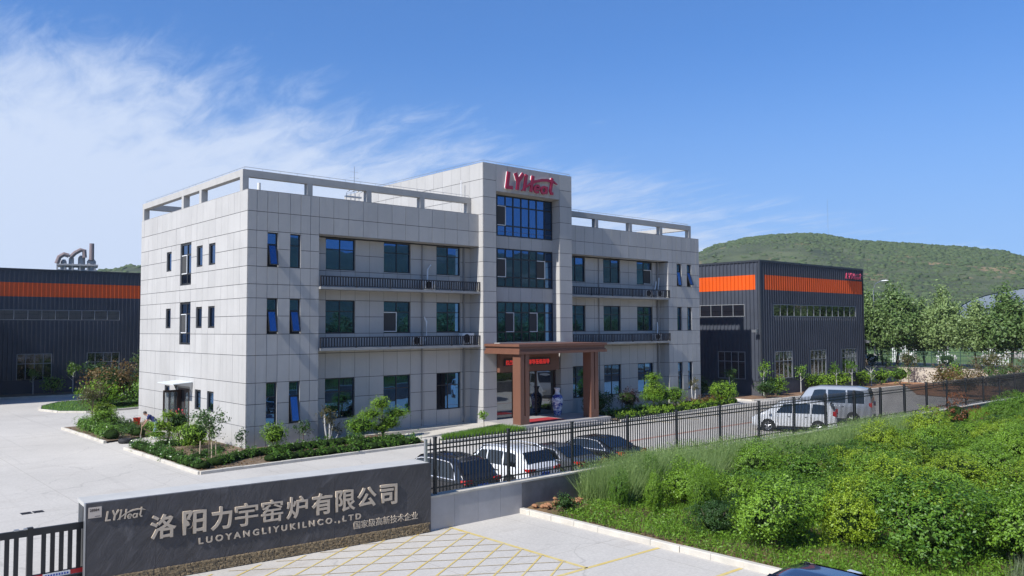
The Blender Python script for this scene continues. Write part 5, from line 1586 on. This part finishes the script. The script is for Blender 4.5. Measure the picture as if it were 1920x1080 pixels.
q.build('lattice', M_STEEL, ma)

# ------------------------------------------------------------------ plants
def plant(name, label, cat, loc, group=None, rz=0): return thing(name, label, cat, loc, rz, group)


def tree(name, label, loc, h, cr, leafmat, n, leafsize, trunk=.08, bark=None, cone=False, base=.3, limbs=6, group=None, cat='tree', dens=1.0, stakes=0):
    t = plant(name, label, cat, loc, group)
    q = MB(); q.tube([(0, 0, -.05), (random.uniform(-.03, .03) * h, 0, h * base), (random.uniform(-.04, .04) * h, random.uniform(-.04, .04) * h, h * .8)], [trunk, trunk * .75, trunk * .25], 8)
    for i in range(limbs):
        a = i * 2.4 + random.random(); z0 = h * random.uniform(base * .8, .65); l = cr * random.uniform(.55, .9)
        q.tube([(0, 0, z0), (math.cos(a) * l * .5, math.sin(a) * l * .5, z0 + l * .55), (math.cos(a) * l, math.sin(a) * l, z0 + l * .95)], [trunk * .45, trunk * .3, trunk * .1], 5)
    q.build('trunk', bark or M_BARK, t, smooth=60)
    bl = []
    if cone:
        for f, k in ((.37, .85), (.46, 1.0), (.57, .92), (.69, .72), (.81, .5), (.92, .27)):
            for _ in range(3 if k > .6 else 2):
                a = random.uniform(0, 6.28); o = cr * k * .33
                bl.append(((math.cos(a) * o, math.sin(a) * o, h * f + random.uniform(-.03, .03) * h), (cr * k * .78, cr * k * .78, h * .13), int(n * k * k / 11)))
    else:
        for _ in range(9):
            a = random.uniform(0, 6.28); o = cr * random.uniform(.2, .6); z = h * (base + (1 - base) * random.uniform(.25, .85))
            bl.append(((math.cos(a) * o, math.sin(a) * o, z), (cr * .5, cr * .5, cr * .42), int(n / 9)))
    crown('crown', bl, leafsize, leafmat, t, inner=.45, amp=.3)
    if stakes:
        pm_ = mat('pale_stake', (0.45, 0.36, 0.24), .8)
        for k in range(stakes):
            s = MB(); a = k * 2.1 + .4; s.tube([(math.cos(a) * .45, math.sin(a) * .45, -.1), (math.cos(a) * .42, math.sin(a) * .42, .8)], .03, 6); s.build('stake', pm_, t)
    return t


def ball(name, label, loc, r, hz, leafmat, n, leafsize, group=None, stem=.15, cat='shrub', amp=.16):
    t = plant(name, label, cat, loc, group)
    q = MB()
    for i in range(4): a = i * 1.7; q.tube([(0, 0, -.08), (math.cos(a) * r * .3, math.sin(a) * r * .3, stem + hz * .6)], [.035, .015], 5)
    q.build('stem', M_BARK, t)
    c = MB(); core(c, (0, 0, stem + hz), (r * .74, r * .74, hz * .76), 12); c.build('shade_hull', L_CORE, t, smooth=70)
    crown('foliage', [((0, 0, stem + hz), (r, r, hz), n)], leafsize, leafmat, t, amp=amp, zmin=.02, spr=5)
    return t


def cloud(name, label, loc, pads, leafmat, leafsize=.075, n=420, trunk=.07, cat='topiary', group=None):
    """cloud-pruned tree: bent stem, each branch ending in a flat clipped pad"""
    t = plant(name, label, cat, loc, group)
    top = max(p[2] for p in pads)
    q = MB(); st = [(0, 0, -.05), (.1, .03, top * .3), (-.06, -.02, top * .62), (0, 0, top * .95)]
    q.tube(st, [trunk, trunk * .8, trunk * .6, trunk * .3], 8)
    for x, y, z, r, hh in pads:
        q.tube([(.02, 0, max(.1, z - .45)), (x * .55, y * .55, z - .3), (x, y, z - hh * .5)], [trunk * .5, trunk * .4, trunk * .25], 6)
    q.build('trunk', M_BARK, t, smooth=60)
    for x, y, z, r, hh in pads:
        r *= 1.1; hh *= 1.45
        c = crown('foliage_pad', [((x, y, z), (r, r, hh), int(1.7 * n * (r / .5) ** 2))], leafsize, leafmat, t, amp=.14, inner=.66, spr=4)
        k = MB(); core(k, (x, y, z - hh * .1), (r * .72, r * .72, hh * .66), 10); k.build('shade_hull', L_CORE, c, smooth=70)
    return t


def hedge(name, label, pts, wd, ht, dens, leafmat, leafsize=.10, group=None, z=GZ + .1, cat='hedge'):
    """strip of low planting along a line"""
    t = plant(name, label, cat, (pts[0][0], pts[0][1], z), group)
    P, Q = [], []; k = MB()
    for a, b in zip(pts, pts[1:]):
        a_, b_ = np.array(a), np.array(b); L = np.linalg.norm(b_ - a_); d = (b_ - a_) / L; q = np.array([-d[1], d[0]])
        n = int(L * dens * (wd + ht))
        n1_ = max(4, n // 9); pick = rng.integers(0, n1_, n); s = rng.random(n1_)[pick] * L; w_ = rng.uniform(-.5, .5, n1_)[pick]; f = (rng.random(n1_) ** .45)[pick]
        s = s + rng.normal(0, .05, n); w_ = np.clip(w_ + rng.normal(0, .05 / wd, n), -.56, .56); f = np.clip(f + rng.normal(0, .1, n), 0, 1.1)
        wav = 1 + .18 * np.sin(s * 1.3 + 2) + .22 * np.sin(s * 2.9 + rng.random() * 6) + .16 * np.sin(s * 7.1 + 1.3) + rng.normal(0, .06, n)
        prof = np.sqrt(np.clip(1 - (2 * w_) ** 2 * .85, 0, 1))
        xy = a_[None] + d * s[:, None] + q * (w_ * wd * wav)[:, None]; zz = ht * wav * prof * f
        P.append(np.c_[xy - np.array(pts[0]), zz]); Q.append(np.c_[q[None] * (w_ * 2)[:, None], .7 + 0 * zz])
        m = max(2, int(L / .5))
        for i in range(m):
            c = a_ + d * L * (i + .5) / m - np.array(pts[0]); core(k, (c[0], c[1], ht * .3), (.42, .42 if wd > .8 else wd * .42, ht * .46), 8)
    k.build('shade_hull', L_CORE, t, smooth=70)
    P = np.vstack(P); Q = np.vstack(Q)
    Vv, Ff, Tt = leaves(P, Q, leafsize, .5, .7)
    mesh_np('foliage', Vv, Ff, leafmat, t, Tt)
    return t


BZ = GZ + .1
HG = 'clipped hedge strips in the planting beds'
hedge('low_hedge', 'dark hedge strip along the kerb facing the concrete yard, left of the corner', [(-4.05, 4.4), (-4.0, -4.9)], .8, .48, 300, L_HEDGE, group=HG)
hedge('low_hedge', 'dark hedge strip along the front kerb between the corner and the porch ramp', [(-1.0, -4.75), (3.5, -4.55), (7.9, -4.3)], .9, .45, 300, L_HEDGE, group=HG)
hedge('low_hedge', 'hedge strip close to the office wall beneath the first ground floor windows', [(-3.4, -4.3), (-1.5, -2.9), (2, -2.2), (5.6, -1.9)], .9, .5, 270, L_HEDGE, group=HG)
hedge('low_hedge', 'short hedge strip behind the front hedge near the ramp', [(5.0, -2.6), (8.0, -2.6)], .9, .42, 280, L_HEDGE, group=HG)
hedge('low_hedge', 'hedge beside the flat topiary at the foot of the side door bed', [(-3.2, 4.0), (-1.0, 3.2)], 1.1, .45, 260, L_HEDGE, group=HG)
hedge('shrub_bed', 'dense dark shrubs filling the bed left of the side door', [(-4.0, 8.7), (-3.6, 16.8)], 1.2, .75, 330, L_HEDGE, .1, cat='shrubs')
hedge('shrub_bed', 'dense green shrubs filling the bed against the white side wall', [(-2.4, 9.2), (-2.2, 16.9)], 1.5, .6, 300, L_DARK, .1, cat='shrubs')
hedge('shrub_bed', 'taller bright shrubs next to the red bucket by the white side wall', [(-.9, 10.8), (-.8, 12.6)], 1.0, .6, 300, L_ORCH, .1, cat='shrubs')
hedge('low_hedge', 'bright hedge strip along the kerb from the porch column to the right end', [(24.3, -4.3), (36.5, -3.15), (40.6, -2.55)], .8, .5, 240, L_BRIGHT, .11, group=HG)
hedge('low_hedge', 'dark hedge strip by the office wall right of the porch', [(24.2, -2.6), (29, -2.3), (33, -2.0)], 1.3, .55, 220, L_HEDGE, .11, group=HG)
hedge('low_hedge', 'hedge of mixed green and russet leaves below the right end bay', [(34.5, -1.9), (40.3, -1.7)], 1.3, .6, 240, L_PHOT, .11, group=HG)
hedge('ground_cover', 'low green plants around the staked tree', [(-3.2, -1.5), (-1.2, .4)], 1.4, .3, 180, L_DARK, group=HG)

tree('sapling', 'slender staked tree with an open crown in the corner bed', (-2.56, -1.7, BZ), 2.55, .85, L_DARK, 1300, .11, .03, base=.28, limbs=9, stakes=3)
ball('round_shrub', 'bright round shrub behind the staked tree in front of the white wall', (-1.9, 2.0, BZ), .95, .62, L_BRIGHT, 2600, .085)
ball('round_shrub', 'bright clipped ball between the corner of the building and the narrow windows', (1.0, -1.3, BZ), .68, .55, L_BRIGHT, 1900, .075, stem=.25)
tree('sapling', 'small dark sapling just left of the building corner', (-.5, -.7, BZ), 1.15, .42, L_DARK, 260, .11, .022, cat='sapling')
tree('rose_standard', 'small standard bush on a thin stem under the open narrow window', (2.9, -.7, BZ), 1.2, .52, L_DARK, 420, .1, .028, base=.5)
def tufted(label, loc, stems):
    t = plant('pollarded_crape', label, 'tree', loc); q = MB(); P_ = []
    for x, y, h in stems:
        q.tube([(x * .4, y * .4, -.05), (x, y, h * .6), (x * 1.05, y, h)], [.05, .042, .04], 6); P_.append(((x, y, h + .12), (.33, .33, .26), 190))
    q.build('stems', M_PALEBARK, t); crown('foliage', P_, .1, L_OLIVE, t, inner=.3)
tufted('pale cut stems with olive tufts in front of the recessed wall, first window', (4.45, -.7, BZ), [(-.25, 0, 1.55), (.3, .1, 1.25), (.0, -.1, 1.0), (.5, -.1, .55)])
tufted('pale cut stems with olive tufts below the far right narrow windows', (37.2, -1.0, BZ), [(-.3, 0, 1.5), (.35, .1, 1.7), (.05, -.1, 1.2)])
cloud('cloud_topiary', 'large cloud-pruned tree with five bright pads near the porch ramp', (7.6, -1.2, BZ),
      [(-.1, 0, 1.95, .55, .26), (-.75, 0, 1.42, .58, .22), (.95, .0, 1.35, .62, .24), (.35, -.2, 1.02, .5, .2), (.55, .1, .7, .5, .18), (-.25, -.15, .62, .5, .2)], L_BRIGHT, n=520)
ball('round_shrub', 'wide bright clipped shrub left of the cloud-pruned tree', (6.0, -1.5, BZ), .88, .5, L_BRIGHT, 2600, .08, stem=.35)
cloud('cloud_topiary', 'low topiary with flat layered pads beside the bending person', (-1.9, 6.0, BZ), [(.05, 0, 1.45, .42, .14), (-.35, 0, .95, .5, .16), (.3, -.1, .62, .42, .14), (-.5, .1, .42, .55, .16)], L_BRIGHT, n=420)
rb = ball('rose_bush', 'dark rose bush with red blooms standing before the open side door', (-1.2, 6.2, BZ), .62, .62, L_DARK, 900, .1, stem=.35, amp=.35)
crown('blooms', [((-.1, 0, 1.55), (.35, .35, .2), 26), ((.25, .1, 1.1), (.3, .3, .3), 12)], .1, mat('red_petal', (0.4, 0.03, 0.04), .6), rb, aspect=.9)
tree('sapling', 'thin young tree with a small round head on the grass by the ramp', (13.6, -3.0, BZ), 1.2, .38, L_BRIGHT, 300, .1, .022, base=.55)
tree('reddish_tree', 'slender tree with reddish green leaves at the far end of the side bed', (-3.4, 15.4, BZ), 3.1, .95, L_OLIVE, 1200, .12, .04, base=.3)
ball('round_shrub', 'yellow green shrub beside the reddish tree in the side bed', (-2.6, 15.9, BZ), .8, .6, L_YELLOW, 1800, .09, stem=.3)
cloud('cloud_topiary', 'small pruned tree with flat pads in the middle of the side bed', (-3.2, 13.2, BZ), [(0, 0, 1.1, .5, .15), (-.4, .3, .8, .45, .14), (.4, -.2, .75, .45, .14)], L_ORCH, n=420)
cloud('cloud_topiary', 'tall cloud-pruned tree with stacked pads right of the porch', (30.3, -2.4, BZ), [(.0, 0, 2.5, .52, .2), (.05, 0, 2.05, .42, .15), (.1, 0, 1.55, .8, .36), (-.1, 0, 1.1, .75, .25), (1.25, 0, 1.15, .5, .3)], L_BRIGHT, .1, n=380)
ball('round_shrub', 'bright clipped ball in front of the lit return wall at the right end', (34.0, -1.5, BZ), .85, .62, L_BRIGHT, 1700, .1, stem=.35)
ball('round_shrub', 'large bright clipped ball just past the right corner of the office building', (39.6, -2.2, BZ), 1.15, .7, L_BRIGHT, 2400, .11, stem=.35)
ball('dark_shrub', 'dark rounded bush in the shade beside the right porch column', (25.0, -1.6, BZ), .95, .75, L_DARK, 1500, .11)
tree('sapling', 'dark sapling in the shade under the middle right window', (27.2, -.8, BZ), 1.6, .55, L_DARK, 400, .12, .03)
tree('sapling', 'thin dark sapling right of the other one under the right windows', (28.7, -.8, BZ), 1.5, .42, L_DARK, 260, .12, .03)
ball('dark_shrub', 'purple-leaved bush left of the tall cloud-pruned tree', (29.0, -1.2, BZ), .75, .65, leaf_mat('leaf_purple', (0.02, 0.012, 0.014), (0.06, 0.03, 0.03)), 900, .12, stem=.3)
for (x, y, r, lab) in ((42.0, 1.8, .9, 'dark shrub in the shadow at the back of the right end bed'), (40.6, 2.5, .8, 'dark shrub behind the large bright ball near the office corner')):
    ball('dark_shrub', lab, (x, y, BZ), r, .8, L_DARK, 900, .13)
# bed in front of the right factory
for k, (x, y, r, lab) in enumerate(((46.4, -1.9, .85, 'clipped ball in the shade of the office building before the right factory'), (49.4, -1.0, .95, 'clipped ball left of the first tree on the sunny factory bed'),
        (56.0, -1.2, 1.0, 'clipped ball in the middle of the factory bed, left one of the pair'), (58.4, -1.2, .95, 'clipped ball in the middle of the factory bed, right one of the pair'),
        (61.4, -1.1, .95, 'clipped ball right of the middle pair on the factory bed'), (66.2, -1.0, .9, 'clipped ball near the far corner of the right factory'), (69.0, -1.6, 1.0, 'clipped ball just past the far corner of the right factory'), (71.6, -2.4, 1.1, 'clipped ball in front of the pale retaining wall'))):
    ball('round_shrub', lab, (x, y, BZ), r, r * .72, L_DARK if k == 0 else L_BRIGHT, 900, .14, group='clipped balls along the right factory', stem=.3)  # the shaded first ball has darker leaves, its shade put into the colour
for k, (x, y, h, lab) in enumerate(((47.6, -.9, 3.1, 'young tree with a whitewashed stem at the near corner of the right factory'), (53.8, -1.0, 2.6, 'young tree before the first window of the right factory'), (60.6, -1.0, 2.5, 'young tree behind the minibus roof before the middle window'),
        (63.8, -1.0, 2.9, 'young tree before the right window of the factory'), (74.0, .0, 2.8, 'thin young tree in the shadow by the dark end of the retaining wall'), (44.6, .6, 2.6, 'dark young tree in the shade of the right factory side'))):
    tree('young_tree', lab, (x, y, BZ), h, .62, L_DARK if k > 3 else L_ORCH, 420, .15, .045, M_PALEBARK, base=.5, limbs=4, group='young trees along the right factory')  # last two trees stand in shade, painted in with a darker leaf
tree('bare_tree', 'nearly leafless multi-stem shrub at the far corner of the right factory', (67.2, -1.4, BZ), 2.4, .8, L_OLIVE, 60, .12, .05, M_PALEBARK, base=.2, limbs=10)
# bare soil and shrubs at the end of the fence
tree('pine', 'dark spreading pine shrub in front of the pale retaining wall', (75.0, -1.9, BZ), 3.2, 1.4, L_OLIVE, 700, .17, .08, base=.3, limbs=7)
for k, (x, y, h, c, m, lab) in enumerate(((74.8, -6.6, 2.1, 1.3, L_ORCH, 'green shrubby tree by the retaining wall, right of the pine'), (74.5, -9.2, 3.4, 2.2, L_OLIVE, 'brownish shrubby tree under the street trees, right of the green one'), (74, -12.6, 3.2, 2.2, L_OLIVE, 'brownish shrubby tree near the right edge behind the fence'),
        (65.3, -9.3, 2.3, 1.5, L_PHOT, 'russet bush on the bare soil behind the fence'), (68, -13.5, 2.6, 1.7, L_DARK, 'dark bush on the bare soil near the end of the fence'), (60, -13.2, 2.1, 1.4, L_PHOT, 'russet bush close behind the fence posts at right'), (64, -17.3, 2.4, 1.6, L_DARK, 'dark bush right behind the last fence panels'))):
    tree('shrubby_tree', lab, (x, y, BZ), h, c, m, 1500, .18, .06, base=.15, limbs=7, cat='shrub')
# left factory bed and lawn island
for x, y, h, lab in ((.1, 49.6, 2.7, 'young tree left of the bush before the left factory'), (3.6, 49.6, 3.1, 'young tree right of the bush before the left factory'), (-3.6, 49.6, 2.7, 'young tree at the left edge of the frame before the left factory')):
    tree('young_tree', lab, (x, y, BZ), h, .75, L_ORCH, 420, .17, .05, M_PALEBARK, base=.45, limbs=4, group='young trees along the left factory')
ball('round_shrub', 'leafy bush between the two young trees before the left factory', (1.5, 48.3, BZ), .95, .65, L_BRIGHT, 800, .17, stem=.4)
for k, (x, y, r, hz, m, lab) in enumerate(((2.4, 32.2, 1.9, 1.5, L_PHOT, 'big russet-leaved shrub on the lawn island, left one'), (6.4, 33.5, 2.4, 1.7, L_PHOT, 'big russet-leaved shrub against the white side wall'), (4.6, 30.2, 1.6, 1.0, L_ORCH, 'green shrub in front of the russet shrubs on the lawn'),
        (1.2, 30.6, 1.5, .8, L_BRIGHT, 'low bright shrub at the left of the russet shrubs'), (8.5, 31, 1.8, 1.3, L_DARK, 'dark shrub between the russet shrubs and the white wall'), (6.0, 29.3, 1.2, .8, L_DARK, 'low dark shrub at the lawn kerb by the white wall'))):
    ball('lawn_shrub', lab, (x, y, BZ), r, hz, m, int(1500 * r), .19, stem=.2, amp=.35)
for x, y, h, lab in ((4.6, 42, 3.6, 'feathery dark tree behind the russet shrubs'), (8.2, 41, 4.0, 'feathery dark tree nearest the white wall behind the russet shrubs'), (11, 43, 4.2, 'feathery dark tree half hidden by the white wall')):
    tree('feathery_tree', lab, (x, y, BZ), h, 1.9, L_DARK, 1700, .2, .08, base=.25)
xy = scatter_poly(lawn_poly, 16000); Vv, Ff, Tt = blades(xy, BZ, .16, .03); tag(mesh_np('lawn_grass', Vv, Ff, L_GRASS, tint=Tt), kind='stuff')
xy = scatter_poly([(9.3, -4.7), (15.5, -4.7), (15.5, -2.5), (9.8, -3.9)], 9000); Vv, Ff, Tt = blades(xy, BZ, .34, .03); tag(mesh_np('ramp_grass', Vv, Ff, L_GRASS, tint=Tt), kind='stuff')
# leaf litter and weeds in the beds
xy = np.vstack([scatter_poly([(-4.3, -5.2), (8, -4.7), (8, -.2), (-.2, -.2), (-.2, 4.6), (-4.3, 4.6)], 2600), scatter_poly([(-4.5, 8.2), (-.2, 9), (-.2, 17), (-4.5, 17)], 800)])
Vv, Ff, Tt = leaves(np.c_[xy, np.full(len(xy), BZ + .03)], np.tile([0, 0, 1.], (len(xy), 1)), .1, .6, .5); tag(mesh_np('leaf_litter', Vv, Ff, leaf_mat('dry_leaf', (0.12, 0.06, 0.025), (0.3, 0.19, 0.09)), tint=Tt), kind='stuff')

# street trees on the raised street
def street_tree():
    return tree('street_tree', 'tall broad-leaved street tree with a pointed crown beyond the retaining wall', (0, 0, 0), 9.2, 3.1, L_PLANE, 17000, .34, .17, cone=True, base=.22, limbs=9, group='street trees in a row beyond the retaining wall')
protos = [street_tree() for _ in range(3)]
STP = [(81, 5.6, 1.02), (81, 2.0, 1.07), (82, -2.9, .93), (81.5, -6.6, .88), (81, -10.2, .98), (81.3, -13.6, .9), (81, 9.6, 1.0), (81, -17.4, .95), (84.5, .2, .82), (85, 5.5, .9)]
for k, (x, y, s) in enumerate(STP):
    o = protos[k] if k < 3 else copy_tree(protos[k % 3])
    o.location = (x, y, 1.4); o.rotation_euler = (0, 0, k * 1.9); o.scale = (s * .98, s * .98, s * random.uniform(.97, 1.04))
for k in range(26):   # the row beyond the orchard that the windows mirror
    o = copy_tree(protos[k % 3]); o.location = (30 + 4.4 * k + random.uniform(-1, 1), -66 + random.uniform(-4, 4) - .1 * k, -.3); o.rotation_euler = (0, 0, k * 1.3); s = random.uniform(.85, 1.05); o.scale = (s * 1.25, s * 1.25, s)
    o['label'] = 'tall broad-leaved tree beyond the orchard, outside the frame, mirrored in the windows'; o['group'] = 'trees beyond the orchard'
for k in range(5):
    y = -13 + 4.2 * k
    t = ball('white_rose', 'rose bush with white blooms behind the green fence on the street', (78.6, y, 1.45), 1.0, .7, L_DARK, 260, .2, group='white rose bushes behind the green fence', stem=.3, amp=.35)
    crown('blooms', [((0, 0, 1.1), (1.1, 1.1, .7), 34)], .3, L_WROSE, t, aspect=.95)

# ------------------------------------------------------------------ orchard on the right
def og(x, y):
    """ground height of the orchard"""
    x = np.asarray(x, float); y = np.asarray(y, float)
    return .0 + .45 * np.clip((x - 3) / 45, 0, 1) + .05 * np.sin(x * 1.7 + y) + .05 * np.sin(y * 2.3 - x * .8)
gx_ = np.arange(1.02, 71, .6); gy_ = np.arange(-62, -20.49, .6); gy_ = np.append(gy_, -20.48)
xx, yy = np.meshgrid(gx_, gy_, indexing='ij'); zz = og(xx, yy) + rng.normal(0, .02, xx.shape); zz[0, :] = -.03
V = np.stack([xx, yy, zz], -1).reshape(-1, 3); ny = len(gy_)
i, j = np.meshgrid(np.arange(len(gx_) - 1), np.arange(ny - 1), indexing='ij')
F = np.stack([i * ny + j, (i + 1) * ny + j, (i + 1) * ny + j + 1, i * ny + j + 1], -1).reshape(-1, 4)
M_OSOIL = mat('orchard_soil', (0.085, 0.085, 0.03), .95, var=(.7, .5), col2=(0.24, 0.14, 0.07), bump=(5, 1, .08))
tag(mesh_np('orchard_ground', V, F, M_OSOIL, smooth=True), kind='structure')


def inview(x, y, m=0.0):
    return y > -41.9 + .296 * (x + 18.2) - 1.5 - m


# clods of red soil at the end of the kerb
for k in range(60):
    a = random.random(); x = 1.3 + 2.6 * a + random.uniform(-.2, .2); y = -20.75 - random.random() * (.9 - .5 * a); r = random.uniform(.04, .12)
    q = MB(); core(q, (0, 0, r * .3), (r * random.uniform(1, 1.7), r, r * .6), 5); o = q.build('soil_clod', M_ORS); o.location = (x, y, float(og(x, y)) + .02 + (.1 if random.random() < .4 else 0)); o.rotation_euler = (0, 0, random.random() * 6)
    tag(o, 'lump of red earth in the low heap at the foot of the rendered wall', 'clod', 'lumps of red earth by the wall')

ball('weed_clump', 'small dark leafy weed growing in front of the lumps of red earth', (1.75, -21.75, .0), .34, .26, L_DARK, 700, .07, stem=.05)
# weeds, wispy grass, ground cover
def stuffleaves(name, xy, h, size, m, asp=.4, wob=.9):
    z = og(xy[:, 0], xy[:, 1]) + h * rng.random(len(xy)) ** 1.3
    Vv, Ff, Tt = leaves(np.c_[xy, z], np.tile([0, 0, .8], (len(xy), 1)), size, asp, wob); tag(mesh_np(name, Vv, Ff, m, tint=Tt), kind='stuff')
near = np.array([(1.1, -21.8), (3.0, -21.8), (12, -25), (12, -34), (5, -37), (1.1, -37)])
xy = scatter_poly(near, 52000); cl = np.sin(xy[:, 0] * 2.1 + 1) * np.sin(xy[:, 1] * 1.7) + rng.normal(0, .7, len(xy)); xy = xy[cl > -.55]
stuffleaves('weeds', xy, .26, .10, L_GRASS)
xy = scatter_poly([(10, -23.5), (46, -22), (46, -24.5), (12, -34)], 16000); stuffleaves('weeds_far', xy, .3, .16, L_GRASS)
xy = scatter_poly(near, 26000); Vv, Ff, Tt = blades(xy, og(xy[:, 0], xy[:, 1]), .26, .018, .4); tag(mesh_np('orchard_grass', Vv, Ff, L_GRASS, tint=Tt), kind='stuff')
xy = np.vstack([scatter_poly([(3.6, -20.6), (30, -20.55), (30, -22.6), (5, -22.6)], 36000), scatter_poly([(3.2, -21.0), (9, -20.6), (9, -23), (3.8, -22.8)], 10000)])
xy += rng.normal(0, .05, xy.shape); xy = xy[xy[:, 1] < -20.5]
Vv, Ff, Tt = blades(xy, og(xy[:, 0], xy[:, 1]), np.where(xy[:, 0] < 13, 1.38, 1.05), .026, .36); tag(mesh_np('wispy_grass', Vv, Ff, L_WISP, tint=Tt), kind='stuff')
xy = np.vstack([scatter_poly([(3.4, -20.55), (14, -20.52), (14, -22.3), (4.2, -22.8)], 13000), scatter_poly([(14, -20.52), (30, -20.52), (30, -22.4), (14, -22.5)], 13000)])
stuffleaves('feathery_weeds', xy, np.where(xy[:, 0] < 13, 1.45, 1.12), .15, L_WISP, .13, 1.3)
xy = scatter_poly([(28, -20.6), (52, -20.6), (52, -21.6), (28, -22.2)], 9000); Vv, Ff, Tt = blades(xy, og(xy[:, 0], xy[:, 1]), .4, .03, .3); tag(mesh_np('bank_grass', Vv, Ff, L_GRASS, tint=Tt), kind='stuff')
xy = scatter_poly([(3.8, -34.5), (6.5, -34.0), (6.0, -35.6), (3.5, -36)], 1500); Vv, Ff, Tt = blades(xy, og(xy[:, 0], xy[:, 1]), .55, .025, .25); tag(mesh_np('grey_green_weeds', Vv, Ff, leaf_mat('weed_grey', (0.08, 0.12, 0.05), (0.2, 0.24, 0.13)), tint=Tt), kind='stuff')

# fruit bushes
def bushproto(m, n=10500, leafsize=.068, amp=.34):
    t = plant('orchard_bush', 'x', 'bush', (0, 0, 0))
    q = MB()
    for i in range(6): a = i * 1.1; q.tube([(0, 0, -.1), (math.cos(a) * .3, math.sin(a) * .3, .55), (math.cos(a) * .55, math.sin(a) * .55, 1.15)], [.035, .022, .008], 5)
    q.build('stem', M_BARK, t)
    c = MB(); core(c, (0, 0, .74), (.56, .56, .52), 12); c.build('shade_hull', L_CORE, t, smooth=70)
    crown('foliage', [((0, 0, .85), (1, 1, .85), n)], leafsize, m, t, amp=amp, zmin=.06, k=20, inner=.62, wob=.6, up=.15, spr=13)
    return t


BP = [bushproto(L_ORCH) for _ in range(5)]; BY = [bushproto(L_YELLOW) for _ in range(2)]; BD = [bushproto(L_DARK, 8000, .065)]
used = set()
def bush(P_, k, x, y, sx, sz, lab, group=None):
    p = P_[k % len(P_)]
    o = p if p.name not in used else copy_tree(p); used.add(p.name)
    o.location = (x, y, float(og(x, y)) - .02); o.rotation_euler = (0, 0, random.random() * 6.3); o.scale = (sx, sx, sz)
    o['label'] = lab
    if group: o['group'] = group
    elif 'group' in o: del o['group']
    return o


bush(BD, 0, 2.9, -26.9, .72, .72, 'small dark bush standing alone at the front left of the orchard')
bush(BP, 0, 3.0, -28.9, 1.25, 1.05, 'large round green bush left of the yellow-leaved one at the front of the orchard')
bush(BY, 0, 4.1, -30.4, .88, .98, 'yellow-leaved bush between two large green bushes at the front of the orchard')
bush(BP, 1, 4.6, -32.4, 1.55, 1.22, 'largest green bush at the front of the orchard, right of the yellow-leaved one')
bush(BP, 2, 6.0, -34.0, 1.2, 1.15, 'green bush cut by the right edge of the frame above the weeds')
bush([bushproto(L_RED, 1800)], 0, 32.0, -22.9, 1.25, 1.12, 'bush with red young leaves near the far end of the orchard')
for k, (x, y) in enumerate(((3.2, -22.9), (3.8, -23.9), (5.3, -22.6), (6.9, -22.7), (4.6, -25.3), (3.9, -25.6))):
    o = bush(BP, k + 3, x, y, .30 if k != 4 else .42, .74 + .1 * (k % 3), 'slim upright young bush in the tall grass at the left end of the orchard', 'slim young bushes at the left end of the orchard')
placed = [(2.9, -26.9, 1.1), (3.0, -28.9, 1.7), (4.1, -30.4, 1.2), (4.6, -32.4, 2.0), (6.0, -34.0, 1.1), (32.0, -22.9, 1.9), (3.2, -22.9, .3), (3.8, -23.9, .3), (5.3, -22.6, .4), (6.9, -22.7, .4), (4.6, -25.3, .5), (3.9, -25.6, .4)]
k = 0; tries = 0
while tries < 9000:
    tries += 1
    x = 4.3 + 46 * random.random() ** 1.25; y = random.uniform(-36, -22.4)
    if x > 6.5 and y > -23.3: continue
    if not inview(x, y, 1.0): continue
    if y < -26 and x < 5.2: continue
    if y < -27.5 and x < 6.2: continue
    r = random.uniform(.8, 1.25) * (1 if x > 8 else .85); hh = random.uniform(.8, 1.6) * (1.1 if y < -27 else 1)
    if any((x - a) ** 2 + (y - b_) ** 2 < ((r + c) * .92) ** 2 for a, b_, c in placed): continue
    placed.append((x, y, r))
    g = random.random()
    yel = 9 < x < 42 and g < .32 or g < .1
    bush(BY if yel else (BD if g > .88 else BP), k, x, y, r * 1.05, hh / 1.7,
         'yellow green bush in the dense mass of the orchard' if yel else ('dark bush in the dense mass of the orchard' if g > .88 else 'green bush in the dense mass of the orchard'), 'bushes in the dense mass of the orchard')
    k += 1
    if k > 190: break
for p in BP + BY + BD:
    if p.name not in used:
        for c in list(p.children): bpy.data.objects.remove(c)
        bpy.data.objects.remove(p)

# ------------------------------------------------------------------ air
hm = bpy.data.materials.new('thin_haze'); hm.use_nodes = True
ht = hm.node_tree; ht.nodes.clear()
pv_ = N(ht, 'ShaderNodeVolumePrincipled'); pv_.inputs['Color'].default_value = (0.80, 0.89, 1.0, 1); pv_.inputs['Density'].default_value = 0.00016; pv_.inputs['Anisotropy'].default_value = 0.2
ho = N(ht, 'ShaderNodeOutputMaterial'); ht.links.new(pv_.outputs[0], ho.inputs['Volume'])
hb = MB(); hb.box((-1130, -1130, GZ - 1.1), (1130, 1130, 130))
tag(hb.build('haze', hm), kind='stuff')
